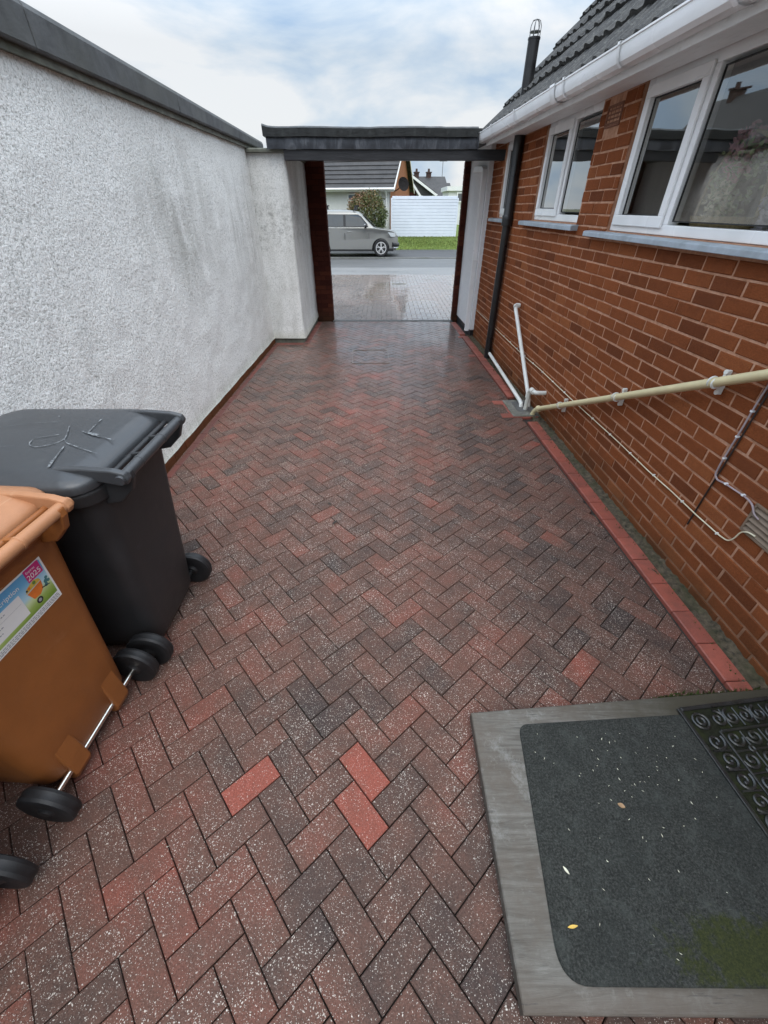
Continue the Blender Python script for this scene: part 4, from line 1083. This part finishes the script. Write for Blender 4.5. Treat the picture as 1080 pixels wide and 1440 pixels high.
# pale scratch above the sticker
mb = MB()
for a, b, wd in (((-.075, .905), (.02, .880), .0013), ((-.03, .906), (-.012, .884), .0011)):
    mb.add([(bx_(a[1]) + .001, a[0], a[1] - wd), (bx_(b[1]) + .001, b[0], b[1] - wd), (bx_(b[1]) + .001, b[0], b[1] + wd), (bx_(a[1]) + .001, a[0], a[1] + wd)], [(0, 1, 2, 3)])
mb.build('scratch', 'lid_brown', bb, fix=False)

# ------------------------------------------------------------------ doorstep board and mats
bd = empty('doorstep_board', 'weathered grey timber board lying on the paving under the mats', 'board', (.95, .5, 0))
bpts = [(.366, .060), (1.62, .052), (1.735, .55), (1.70, .962), (.364, .856)]
mb = MB(); o = bd.location
mb.prism([(x - o.x, y - o.y) for x, y in bpts], .012, .058, .004); mb.build('board_top', 'old_board', bd)
mb = MB(); 
for y0, y1 in ((.10, .16), (.45, .51), (.76, .82)): mb.box((.42 - o.x, y0 - o.y, .0), (1.60 - o.x, y1 - o.y, .014))
mb.build('batten', 'old_board', bd)
mt = MB(); poly = []
def corner(p0, p1, p2, r, n=8):
    return [tuple(q[:2]) for q in fillet([(*p0, 0), (*p1, 0), (*p2, 0)], r, n)[1:-1]]
A, B, C, D = (.480, .108), (1.40, .102), (1.33, .850), (.548, .804)
for i, (p, r) in enumerate(((A, .085), (B, .05), (C, .05), (D, .040))):
    q = [A, B, C, D]; poly += corner(q[i - 1], p, q[(i + 1) % 4], r)
mt.prism(poly, .0585, .0655, .003)
dm = tag(mt.build('doormat', 'mat_carpet'), 'flat dark grey carpet doormat with rounded corners and a mossy patch on the board', 'doormat')
rm = empty('rubber_mat', 'black openwork rubber scroll mat overlapping the carpet mat by the house wall', 'doormat', (1.224, .868, .066), R(7))
# local: x along the far edge (to the right), -y toward the camera; framed border of scrolls
mb = MB(); Wm, Lm = .46, .76; sk = .0
def rbar(a, b, w_=.012, h=.009):
    a, b = Vector(a), Vector(b); d = (b - a).normalized(); n_ = Vector((-d.y, d.x)) * w_ / 2
    p = [tuple(a - n_), tuple(b - n_), tuple(b + n_), tuple(a + n_)]; mb.prism(p, 0, h, .0025)
for x in (.008, Wm - .008): rbar((x, -.004), (x, -Lm + .004), .016)
for y in (-.008, -Lm + .008): rbar((.016, y), (Wm - .016, y), .016)
for x in (.108, Wm - .108): rbar((x, -.108), (x, -Lm + .108), .009)
for y in (-.108, -Lm + .108): rbar((.1125, y), (Wm - .1125, y), .009)
mb.build('mat_border', 'mat_rubber', rm, smooth=40)
mb = MB()
def scroll(cx, cy, r, a0, turns=1.35, sgn=1, w_=.0062):
    pts = []
    for k in range(22):
        t = k / 21; a = a0 + sgn * t * turns * 2 * PI; rr = r * (1 - .80 * t ** .85); pts.append((cx + rr * math.cos(a), cy + rr * math.sin(a), .0045))
    mb.tube(pts, [w_ * (1 - .15 * k / 21) for k in range(22)], 6); mb.lathe([(.0075, .0), (.0075, .006), (.004, .009)], (pts[-1][0], pts[-1][1], 0), 'z', 8)
def ring(cx, cy, r):
    mb.tube([(cx + r * math.cos(2 * PI * k / 16), cy + r * math.sin(2 * PI * k / 16), .0045) for k in range(17)], .0055, 6)
nL = 8; nW = 4
for k in range(nL):
    y = -.108 - (Lm - .216) * (k + .5) / nL
    for x in (.062, Wm - .062): scroll(x, y, .036, random.choice((0, PI)) + .5, 1.35, 1 if k % 2 else -1); 
    for x in (.062, Wm - .062):
        mb.tube([(x - .036, y - .030, .004), (x + .036, y - .036, .004)], .0035, 6)
for k in range(nW):
    x = .108 + (Wm - .216) * (k + .5) / nW
    for y in (-.062, -Lm + .062): scroll(x, y, .034, PI / 2, 1.35, 1 if k % 2 else -1); mb.tube([(x + .031, y - .036, .004), (x + .031, y + .036, .004)], .0035, 6)
for x in (.062, Wm - .062):
    for y in (-.062, -Lm + .062): ring(x, y, .030); ring(x, y, .014)
for i in range(3):
    for k in range(7):
        x = .108 + (Wm - .216) * (i + .5) / 3; y = -.108 - (Lm - .216) * (k + .5) / 7
        scroll(x - .004, y + .006, .033, PI * (i + k), 1.3, 1 if (i + k) % 2 else -1); ring(x + .033, y - .036, .009)
        mb.tube([(x - .04, y - .038, .004), (x + .03, y - .038, .004)], .0035, 6); mb.tube([(x + .038, y + .03, .004), (x + .038, y - .03, .004)], .0035, 6)
mb.build('scroll_work', 'mat_rubber', rm, smooth=50)
MB().box((.004, -Lm + .004, -.0002), (Wm - .004, -.004, .0012)).build('mat_backing', 'mat_grime', rm)
def leaf(name, mat, x, y, z, L, w_, a, label, curl=.25):
    mb = MB(); n = 7; d = Vector((math.cos(a), math.sin(a), 0)); s_ = Vector((-d.y, d.x, 0))
    for i in range(n + 1):
        t = i / n; ww = w_ * math.sin(PI * min(.98, max(.03, t))) ** .8; c_ = Vector((x, y, z)) + d * (t - .5) * L; h = curl * L * (t - .4) ** 2
        for q in (-1, 0, 1): p = c_ + s_ * q * ww; mb.v.append((p.x, p.y, p.z + h + (abs(q) * .3 * ww)))
    for i in range(n):
        for q in (0, 1): k = i * 3 + q; mb.f.append((k, k + 1, k + 4, k + 3)); mb.t.append(0)
    return tag(mb.build(name, mat, smooth=60, fix=False), label, 'leaf', 'fallen leaves')
leaf('fallen_leaf', 'leaf_yellow', .551, .222, .068, .030, .004, .1, 'thin yellow leaf near the lower left corner of the carpet mat')
leaf('fallen_leaf', 'leaf_pale', .577, .348, .068, .024, .004, -1.0, 'pale cream leaf on the left half of the carpet mat')
leaf('fallen_leaf', 'leaf_brown', .833, .522, .068, .024, .008, -.5, 'small brown leaf in the middle of the carpet mat')
leaf('fallen_leaf', 'leaf_dark', -.34, 2.20, .006, .05, .010, .9, 'dark wet leaf on the paving left of the lane centre, nearer of two')
leaf('fallen_leaf', 'leaf_dark', -.40, 2.42, .006, .04, .009, 2.2, 'dark wet leaf on the paving left of the lane centre, farther of two')
mb = MB()
for _ in range(900):
    if random.random() < .6: x, y = random.uniform(1.20, 1.70), 0; y = .945 + (x - 1.5) * .078 + random.gauss(.016, .008); z = .0
    else: x, y = HW(random.uniform(-3., 3.), .10 + random.gauss(0, .012))[:2]; z = 0
    a = random.uniform(0, 2 * PI); h = random.uniform(.006, .022 if z == 0 else .01); r_ = random.uniform(.003, .008)
    mb.add([(x + r_ * math.cos(a), y + r_ * math.sin(a), z), (x - r_ * math.cos(a), y - r_ * math.sin(a), z), (x + random.gauss(0, .008), y + random.gauss(0, .008), z + h)], [(0, 1, 2)])
tag(mb.build('moss_tufts', 'moss', fix=False), kind='stuff')

mb = MB()
for _ in range(170):
    if random.random() < .40:
        x, y, z = random.uniform(.58, 1.25), random.uniform(.13, .79), .0668
        if random.random() < .4: x, y = random.gauss(.95, .12), random.gauss(.62, .1)
    else: x, y, z = random.uniform(-1.1, 1.4), abs(random.gauss(1.6, 1.6)) + .3, .003
    if z < .01 and x > .34 and y < .98: continue
    a = random.uniform(0, 2 * PI); L = random.uniform(.0015, .006); w_ = random.uniform(.0005, .0016)
    d = Vector((math.cos(a), math.sin(a), 0)); e_ = Vector((-d.y, d.x, 0)); p = Vector((x, y, z))
    mb.add([p - d * L, p + e_ * w_ + d * L * .2, p + d * L + e_ * w_ * random.uniform(-2, 2) + Vector((0, 0, .0015)), p - e_ * w_], [(0, 1, 2, 3)])
tag(mb.build('debris', 'leaf_pale', fix=False), kind='stuff')

# ------------------------------------------------------------------ parked car across the road (faces right)
CX, CY, CZ = .61, 21.72, -.011                        # nose, centre line, ground
car = empty('parked_car', 'silver grey boxy hatchback parked facing right across the road', 'car', (CX - 2.05, CY, CZ))
o_ = car.location
# local frame: x along the car with the nose at 2.05, y = 0 on the centre line, -y faces us
def arch(cx, r, n=12): return [(cx + r * math.cos(a), .30 + r * math.sin(a)) for a in [PI * (1 - k / n) for k in range(n + 1)]]
FW, RW = 2.05 - .735, 2.05 - .735 - 2.57
low = [(-2.02, .40), (-1.98, .26)] + [(RW - .40, .24)] + arch(RW, .375) + [(RW + .40, .22), (FW - .40, .22)] + arch(FW, .375) + [(FW + .40, .24), (1.93, .22), (2.0, .30), (2.045, .42), (2.05, .58), (2.02, .70), (1.97, .82), (1.86, .90), (1.60, .955), (1.30, .99), (1.03, 1.03), (.9, 1.045), (-.6, 1.06), (-1.9, 1.08), (-2.0, 1.04), (-2.06, .85), (-2.07, .60)]
def halfw(x, z):
    w_ = .885
    if x > 1.2: w_ -= .30 * ((x - 1.2) / .85) ** 2.4
    if x < -1.5: w_ -= .12 * ((-1.5 - x) / .57) ** 2
    if z < .45: w_ -= .03 * (.45 - z) / .2
    if z > .75: w_ -= .09 * ((z - .75) / .32)
    if z > .88 and x > .9: w_ -= .10 * (x - .9)
    return w_
mb = MB(); lv_ = (-1, -.97, -.9, 0, .9, .97, 1)
def shr(p, f_):                                     # round the shoulder slightly
    cx_, cz_ = 0, .62; e_ = 1 - .035 * (1 if abs(f_) == 1 else (.3 if abs(f_) == .97 else 0))
    return (cx_ + (p[0] - cx_) * (1 - (1 - e_) * .35), cz_ + (p[1] - cz_) * e_)
loops = []
for f_ in lv_:
    l_ = []
    for p in low:
        q = shr(p, f_); l_.append((q[0], f_ * halfw(*p), q[1]))
    loops.append(l_)
n_ = len(low)
vs = [p for l in loops for p in l]; fs = []
for i in range(len(loops) - 1):
    for k in range(n_): q = (k + 1) % n_; fs.append((i * n_ + k, i * n_ + q, (i + 1) * n_ + q, (i + 1) * n_ + k))
fs += [tuple(range(n_))[::-1], tuple(range((len(loops) - 1) * n_, len(loops) * n_))]
mb.add(vs, fs)
cb = mb.build('car_body', 'car_paint', car, smooth=45)
def sect(z, xf, xr, hw, r): return [(x, y, z) for x, y in rrect(xr, -hw, xf, hw, r, 5)]
mb = MB(); mb.loft([sect(1.02, 1.10, -1.93, .80, .10), sect(1.06, 1.02, -1.93, .785, .12), sect(1.25, .72, -1.90, .735, .14), sect(1.44, .44, -1.84, .675, .16), sect(1.52, .26, -1.78, .63, .18), sect(1.565, .0, -1.66, .54, .2), sect(1.58, -.3, -1.45, .38, .2)])
cs = mb.build('car_cabin', 'car_paint', cb, smooth=50); CABIN = [cs]
def side_y(z): return -float(np.interp(z, [1.06, 1.25, 1.44], [.785, .735, .675])) - .006
def sidepane(name, pts, mat='car_glass', off=0.):
    MB().add([(x, side_y(z) - off, z) for x, z in pts], [tuple(range(len(pts)))]).build(name, mat, cs, fix=False)
    MB().add([(x, -side_y(z) + off, z) for x, z in pts][::-1], [tuple(range(len(pts)))]).build(name, mat, cs, fix=False)
sidepane('window_band', [(-1.70, 1.085), (.78, 1.055), (.70, 1.165), (.42, 1.375), (.28, 1.44), (-1.15, 1.445), (-1.60, 1.42)], 'car_black', .002)
sidepane('side_window', [(-.17, 1.08), (.72, 1.075), (.66, 1.16), (.40, 1.35), (.28, 1.415), (-.17, 1.43)], off=.007)
sidepane('side_window', [(-1.12, 1.09), (-.27, 1.08), (-.27, 1.43), (-1.10, 1.42)], off=.007)
sidepane('side_window', [(-1.62, 1.12), (-1.25, 1.10), (-1.23, 1.41), (-1.55, 1.39)], off=.007)
mb = MB(); mb.add([(1.035, -.70, 1.065), (1.035, .70, 1.065), (.745, .655, 1.245), (.465, .585, 1.425), (.465, -.585, 1.425), (.745, -.655, 1.245)], [(0, 1, 2, 5), (5, 2, 3, 4)])
mb.v = [(x + .012, y, z + .012) for x, y, z in mb.v]; mb.build('windscreen', 'car_glass', cs, fix=False)
MB().add([(-1.945, -.60, 1.12), (-1.93, -.56, 1.40), (-1.93, .56, 1.40), (-1.945, .60, 1.12)], [(0, 1, 2, 3)]).build('rear_window', 'car_glass', cs, fix=False)
for sy in (-1, 1):
    mb = MB(); mb.lathe([(.02, -.05), (.06, -.04), (.075, .0), (.07, .05), (.03, .07)], (.66, sy * .93, 1.10), 'x', 14); mb.box((.62, sy * .76, 1.06), (.66, sy * .9, 1.09))
    mb.build('wing_mirror', 'car_black' , cb, smooth=50)
    mb = MB(); mb.lathe([(.0, -.055), (.055, -.05), (.072, .0)], (.665, sy * .93, 1.105), 'x', 14); mb.build('mirror_cap', 'mirror_chrome', cb, smooth=50)
    mb = MB()
    for cx_ in (-.02, -.95): mb.tube([(cx_ - .10, sy * .885, .90), (cx_ - .06, sy * .905, .90), (cx_ + .06, sy * .905, .90), (cx_ + .10, sy * .885, .90)], .014, 8)
    mb.build('door_handle', 'car_paint', cb, smooth=50)
    mb = MB()
    for x in (.80, -.22, -1.17): mb.box((x - .004, sy * .80, .40), (x + .004, sy * .872, .86))
    mb.box((-.85, sy * .82, .21), (.90, sy * .893, .275)); mb.build('sill_trim', 'car_black', cb)
    mb = MB(); mb.loft([[(1.60, sy * .79, .86), (1.88, sy * .63, .835), (1.96, sy * .54, .72), (1.72, sy * .755, .72)], [(1.62, sy * .825, .875), (1.90, sy * .665, .845), (1.985, sy * .56, .71), (1.74, sy * .79, .71)]]); mb.build('headlight', 'lamp_glass', cb, smooth=40, bevel=.01)
    mb = MB(); mb.loft([[(-1.96, sy * .70, .95), (-1.90, sy * .83, .95), (-1.86, sy * .80, 1.2), (-1.93, sy * .68, 1.2)], [(-2.06, sy * .70, .95), (-1.95, sy * .87, .95), (-1.91, sy * .78, 1.2), (-1.96, sy * .68, 1.2)]]); mb.build('tail_lamp', 'lamp_red', cb)
    mb = MB(); 
    for x in (.10, -1.05): mb.tube([(x - .05, sy * .60, 1.545), (x, sy * .61, 1.60), (x + .05, sy * .60, 1.545)], .022, 8); mb.tube([(x, sy * .61, 1.56), (x + .02, sy * .62, 1.70)], [.055, .028], 8); mb.box((x - .03, sy * .60 - .02, 1.68), (x + .09, sy * .60 + .02, 1.72))
    mb.build('roof_bar_foot', 'car_black', cs, smooth=50)
mb = MB(); mb.tube([(1.80, -.74, .44), (1.95, -.60, .42), (2.035, -.40, .41), (2.05, 0, .41), (2.035, .40, .41), (1.95, .60, .42), (1.80, .74, .44)], .075, 10); mb.tube([(2.01, -.42, .68), (2.03, 0, .69), (2.01, .42, .68)], .035, 8); mb.build('bumper_grille', 'car_black', cb, smooth=50)
mb = MB(); mb.tube([(1.86, -.765, .33), (1.96, -.66, .31), (2.05, -.46, .315)], .022, 8); mb.tube([(1.86, .765, .33), (1.96, .66, .31), (2.05, .46, .315)], .022, 8); mb.build('bumper_trim', 'lamp_glass', cb, smooth=50)
MB().box((-1.9, -.78, .20), (1.85, .78, .30)).build('underbody', 'car_black', cb)
for o in [cs] + list(cs.children):                  # upright, tall cabin
    for v_ in o.data.vertices:
        d = max(0., v_.co.z - 1.06); v_.co.z += .13 * min(d, .6); v_.co.x += .22 * d * (1 if v_.co.x > 0 else 0)
for cx_ in (FW, RW):
    MB().box((cx_ - .36, -.66, .22), (cx_ + .36, .66, .66)).build('wheel_well', 'car_black', cb)
    for sy in (-1, 1):
        r_ = .325; yc = sy * .775
        mb = MB(); mb.lathe([(.215, -.10), (.235, -.108), (r_ - .03, -.108), (r_, -.085), (r_, .085), (r_ - .03, .108), (.235, .108), (.215, .10)], (cx_, yc, r_ - .004), 'y', 40)
        wh = mb.build('wheel', 'rubber_tyre', car, smooth=35)
        mb = MB(); mb.lathe([(.214, -.07), (.214, .07)], (cx_, yc, r_ - .004), 'y', 32); mb.build('wheel_disc', 'car_black', wh, smooth=40)
        mb = MB(); yo = yc + sy * .096
        for k in range(32):
            a, b = 2 * PI * k / 32, 2 * PI * (k + 1) / 32
            P_ = lambda rr, aa, y: (cx_ + rr * math.cos(aa), y, r_ - .004 + rr * math.sin(aa))
            mb.add([P_(.225, a, yo + sy * .012), P_(.225, b, yo + sy * .012), P_(.195, b, yo + sy * .012), P_(.195, a, yo + sy * .012)], [(0, 1, 2, 3)])
        for k in range(5):
            a = 2 * PI * k / 5 + .3
            for da in (-.16, .16):
                mb.add([P_(.20, a + da - .07, yo + sy * .010), P_(.20, a + da + .07, yo + sy * .010), P_(.05, a + da * .8 + .20, yo + sy * .014), P_(.05, a + da * .8 - .20, yo + sy * .014)], [(0, 1, 2, 3)])
        mb.lathe([(.055, -.008), (.055, .008), (.03, .012)], (cx_, yo + sy * .008, r_ - .004), 'y', 16)
        mb.build('alloy_rim', 'alloy', wh, fix=False)

# ------------------------------------------------------------------ across the road
HB = R(-11)
hh = empty('white_bungalow', 'white rendered bungalow with dark tiled roof behind the parked car', 'house', (.28, 27.0, 0), HB)
# local: +x along the front to the right, corner at 0; +y into the plot
D_ = 7.0
MB().box((-6.3, 0, .2), (-.0, D_, 2.62)).build('front_wall', 'house_white', hh)
mb = MB(); mb.extrude([(-.02, .2), (D_ + .02, .2), (D_ + .02, 2.60), (D_ / 2, 5.05), (-.02, 2.60)], .003, .05, 'x'); mb.build('gable_wall', 'orange_brick', hh)
MB().box((-.32, -.02, .2), (.055, -.003, 2.60)).build('corner_render', 'house_white', hh)
mb = MB(); rows_ = 14; pitch = R(35); L_ = (D_ / 2 + .35) / math.cos(pitch)
for sgn in (0, 1):
    for k in range(rows_):
        a, b = L_ * k / rows_, L_ * (k + 1) / rows_ + .02
        q = []
        for d, h_ in ((a, .035), (b, .0), (b, -.05), (a, -.02)):
            y_ = -.35 + d * math.cos(pitch) - h_ * math.sin(pitch); z_ = 2.50 + d * math.sin(pitch) + h_ * math.cos(pitch)
            if sgn: y_ = D_ - y_
            q.append((y_, z_))
        mb.extrude(q, -6.5, .30, 'x')
mb.extrude([(D_ / 2 - .1, 4.98), (D_ / 2 + .1, 4.98), (D_ / 2 + .06, 5.12), (D_ / 2 - .06, 5.12)], -6.5, .31, 'x')
ro = mb.build('roof', 'far_roof', hh)
mb = MB()
for sgn in (0, 1):
    q = [(-.36, 2.40), (-.36, 2.52), (D_ / 2, 4.98), (D_ / 2, 4.85)]
    if sgn: q = [(D_ - y_, z_) for y_, z_ in q]
    mb.extrude(q, .302, .34, 'x')
mb.build('barge_board', 'trim_white', ro)
MB().box((-6.5, -.37, 2.36), (.30, -.335, 2.49)).build('fascia', 'trim_white', hh)
mb = MB(); mb.tube([(-6.5, -.42, 2.46), (.33, -.42, 2.46)], .055, 10); g_ = mb.build('gutter', 'trim_white', hh, smooth=40)
mb = MB(); mb.tube(fillet([(-.14, -.40, 2.42), (-.14, -.10, 2.15), (-.14, -.10, .25)], .1), .042, 10); mb.build('downpipe', 'trim_white', hh, smooth=40)
def hwin(x0, x1, z0, z1, lights=1, par=hh, yy=-.003):
    mb = MB(); bars(mb, x0, x1, z0, z1, .05, yy - .06, yy); w_ = mb.build('window', 'trim_white', par)
    MB().box((x0 + .05, yy - .02, z0 + .05), (x1 - .05, yy - .012, z1 - .05)).build('pane', 'dark_pane', w_)
hwin(-2.25, -1.18, 1.98, 2.28); hwin(-2.25, -1.55, .95, 1.95); hwin(-5.5, -3.8, 1.0, 2.2)
mb = MB(); bars(mb, .8, 1.6, 1.05, 2.05, .07, 0, 1); gw = MB()
for a, b in (((.052, .7, 1.15), (.085, 1.6, 1.23)), ((.052, .7, 2.05), (.085, 1.6, 2.13)), ((.052, .7, 1.23), (.085, .78, 2.05)), ((.052, 1.52, 1.23), (.085, 1.6, 2.05)), ((.052, 1.11, 1.23), (.085, 1.19, 2.05))): gw.box(a, b)
w_ = gw.build('window', 'trim_white', hh); MB().box((.055, .78, 1.23), (.065, 1.52, 2.05)).build('pane', 'dark_pane', w_)
mb = MB(); c_ = Vector((.55, 1.0, 2.68)); n_d = Vector((.55, -.8, .25)).normalized(); u_ = n_d.orthogonal().normalized(); v_ = n_d.cross(u_)
ri = [(0, 0), (.12, .012), (.21, .035), (.31, .08)]
for r_, h_ in ri[1:]:
    for k in range(20): a = 2 * PI * k / 20; mb.v.append(c_ + u_ * r_ * math.cos(a) + v_ * r_ * math.sin(a) + n_d * h_)
for i in range(2):
    for k in range(20): q = (k + 1) % 20; mb.f.append((i * 20 + k, i * 20 + q, (i + 1) * 20 + q, (i + 1) * 20 + k)); mb.t.append(0)
mb.f.append(tuple(range(20))); mb.t.append(0); mb.tube([c_, c_ + Vector((-.3, .2, -.2)), (.05, 1.25, 2.4)], .025, 8); mb.tube([c_ - v_ * .3 + n_d * .05, c_ + n_d * .42], .012, 6)
mb.build('satellite_dish', 'dish_grey', hh, smooth=40, fix=False)
# white panel fence
fe = empty('garden_fence', 'white horizontal board fence on the lawn bank across the road', 'fence', (.36, 26.2, 0))
z = .44; k = 0
mb = MB()
while z < 2.04:
    h_ = .128; mb.loft([[(q, 0, z), (q, -.012, z + .012), (q, -.012, z + h_ - .006), (q, 0, z + h_)] for q in (.06, 3.40)]); z += h_ + .005
mb.box((.06, .004, .44), (3.40, .02, 2.03)); mb.build('fence_boards', 'fence_white', fe)
for x in (0, 3.40): MB().box((x, -.03, .30), (x + .06, .04, 2.09)).build('fence_post', 'fence_white', fe, bevel=.006)
MB().box((.06, -.022, 2.042), (3.40, .03, 2.075)).build('top_rail', 'fence_white', fe)
# bush
bu = empty('photinia_bush', 'rounded bush with reddish green leaves between the parked car and the white bungalow', 'bush', (-.87, 25.75, .33))
mb = MB()
for k in range(12):
    a = random.uniform(0, 2 * PI); r_ = random.uniform(.3, .85)
    mb.tube([(0, 0, -.1), (.3 * r_ * math.cos(a), .25 * r_ * math.sin(a), .6), (r_ * math.cos(a), .7 * r_ * math.sin(a), 1.2 + random.uniform(0, .5))], [.04, .028, .012], 6)
mb.build('stems', 'bush_stem', bu, smooth=50)
mb = MB(); cl = []
for k_ in range(120):
    ph_ = k_ * 2.39996; zz_ = 1 - 2 * (k_ + .5) / 120; v = Vector((math.cos(ph_) * math.sqrt(1 - zz_ * zz_), math.sin(ph_) * math.sqrt(1 - zz_ * zz_), zz_)); f_ = random.uniform(.55, 1) ** .5
    cl.append((Vector((v.x * .98 * f_, v.y * .75 * f_, 1.04 + v.z * .98 * f_)), random.uniform(.13, .25), random.random()))
for c_, r_, t_ in cl:
    for _ in range(100):
        v = Vector((random.gauss(0, 1), random.gauss(0, 1), random.gauss(0, 1))).normalized() * r_ * random.uniform(.3, 1.05)
        p = c_ + v
        if p.z < .0: continue
        d = (v.normalized() + Vector((random.gauss(0, .6), random.gauss(0, .6), random.gauss(0, .6)))).normalized(); s_ = d.orthogonal().normalized(); s_ = (Matrix.Rotation(random.uniform(0, 2 * PI), 3, d) @ s_)
        L_ = random.uniform(.06, .11); w_ = L_ * .26
        tone = min(1, max(0, .30 * t_ + .42 * max(0, p.z - .7) / 1.3 * random.uniform(.4, 1.5) + random.gauss(.12, .12) + .30 * max(0, min(1, .2 - p.x))))
        mb.add([p, p + d * L_ * .5 + s_ * w_, p + d * L_, p + d * L_ * .5 - s_ * w_], [(0, 1, 2, 3)], tone)
mb.build('leaves', 'bush_leaf', bu, tone=True, fix=False)
# further houses
def gable_house(name, label, x, y, rz, W_, D2, eave, ridge, wall, gwall, z0=.4, chim=()):
    h = empty(name, label, 'house', (x, y, z0), rz)
    MB().box((-W_ / 2, 0, 0), (W_ / 2, D2, eave)).build('walls', wall, h)
    mb = MB(); mb.extrude([(-W_ / 2, .0), (W_ / 2, .0), (W_ / 2, eave), (0, ridge - .06), (-W_ / 2, eave)], -.03, -.004, 'y'); mb.build('gable_wall', gwall, h)
    mb = MB(); e = .35; sl_ = (ridge - eave) / (W_ / 2)
    for sg in (-1, 1):
        mb.extrude([(sg * (W_ / 2 + e), eave - e * sl_), (0, ridge), (0, ridge + .12), (sg * (W_ / 2 + e), eave - e * sl_ + .12)], -.25, D2 + .2, 'y')
    r = mb.build('roof', 'far_roof', h)
    mb = MB()
    for sg in (-1, 1): mb.extrude([(sg * (W_ / 2 + e), eave - e * sl_ - .14), (0, ridge - .14), (0, ridge + .06), (sg * (W_ / 2 + e), eave - e * sl_ + .06)], -.30, -.252, 'y')
    mb.build('barge_board', 'trim_white', r)
    mb = MB(); mb.tube([(W_ / 2 + e + .05, -.25, eave - e * sl_), (W_ / 2 + e + .05, D2 + .2, eave - e * sl_)], .06, 8); mb.tube([(-W_ / 2 - e - .05, -.25, eave - e * sl_), (-W_ / 2 - e - .05, D2 + .2, eave - e * sl_)], .06, 8); mb.build('gutter', 'trim_white', r, smooth=50)
    for cx, cy in chim:
        zt = ridge - abs(cx) * sl_
        mb = MB(); mb.box((cx - .3, cy - .25, zt - .3), (cx + .3, cy + .25, zt + .42)); mb.box((cx - .36, cy - .31, zt + .42), (cx + .36, cy + .31, zt + .52)); mb.lathe([(.14, zt + .52), (.11, zt + .78), (.13, zt + .80)], (cx, cy, 0), 'z', 10)
        mb.build('chimney', 'chimney_brick', r)
    return h
h1 = gable_house('brick_bungalow', 'small brick gabled house just past the white bungalow, partly behind the fence', 1.3, 36, R(-4), 1.9, 6, 2.5, 3.62, 'house_white', 'pier_brick', .2)
h2_ = gable_house('gabled_house', 'dark gabled house with a long white bargeboard sloping down behind the brick gable', 2.1, 47, 0, 4.6, 9, 2.5, 3.85, 'house_white', 'far_roof', .3)
h3_ = gable_house('roofed_house', 'dark roofed house with two chimney stacks on its ridge beyond the fence', 2.2, 60, R(-86), 7.0, 4.6, 2.4, 4.05, 'house_white', 'house_white', .3, ((0, 1.5), (0, 2.9)))
h4_ = gable_house('distant_house', 'farthest little roof with a single chimney and thin aerial', 7.0, 72, R(-86), 6.0, 1.9, 2.4, 3.9, 'house_white', 'house_white', .3, ((0, 1.1),))
mb = MB(); mb.tube([(0, .95, 4.1), (0, .95, 6.5)], .03, 6); mb.tube([(-.1, .5, 6.3), (.1, 1.5, 6.3)], .025, 6)
for k in range(5): mb.tube([(-.3, .6 + k * .2, 6.3), (.3, .6 + k * .2, 6.3)], .018, 5)
mb.build('tv_aerial', 'dish_grey', h4_)
ga = empty('flat_roof_extension', 'low white flat roofed extension with small dark windows right of the far roofs', 'building', (6.2, 40, .4))
MB().box((-1.2, 0, 0), (2.2, 4, 2.30)).build('walls', 'house_white', ga); MB().box((-1.35, -.15, 2.305), (2.35, 4.1, 2.58)).build('flat_roof', 'trim_white', ga)
for k in range(3):
    mb = MB(); bars(mb, -.55 + k * .75, .15 + k * .75, 1.6, 2.22, .08, -.08, -.003); w_ = mb.build('window', 'trim_white', ga); MB().box((-.47 + k * .75, -.05, 1.68), (.07 + k * .75, -.04, 2.14)).build('pane', 'dark_pane', w_)
# houses behind the left wall, seen only as a reflection in the window glass
for k, y in enumerate((8., 18.5, 29.)):
    gable_house('neighbour_house', ('nearest', 'middle', 'farthest')[k] + ' of the pale dark roofed houses reflected in the window panes beyond the wall', -19., y - 4.5, 0., 7.0, 9.0, 3.2, 6.6, 'orange_brick', 'orange_brick', 0, ((0, 2.), (0, 6.5)))
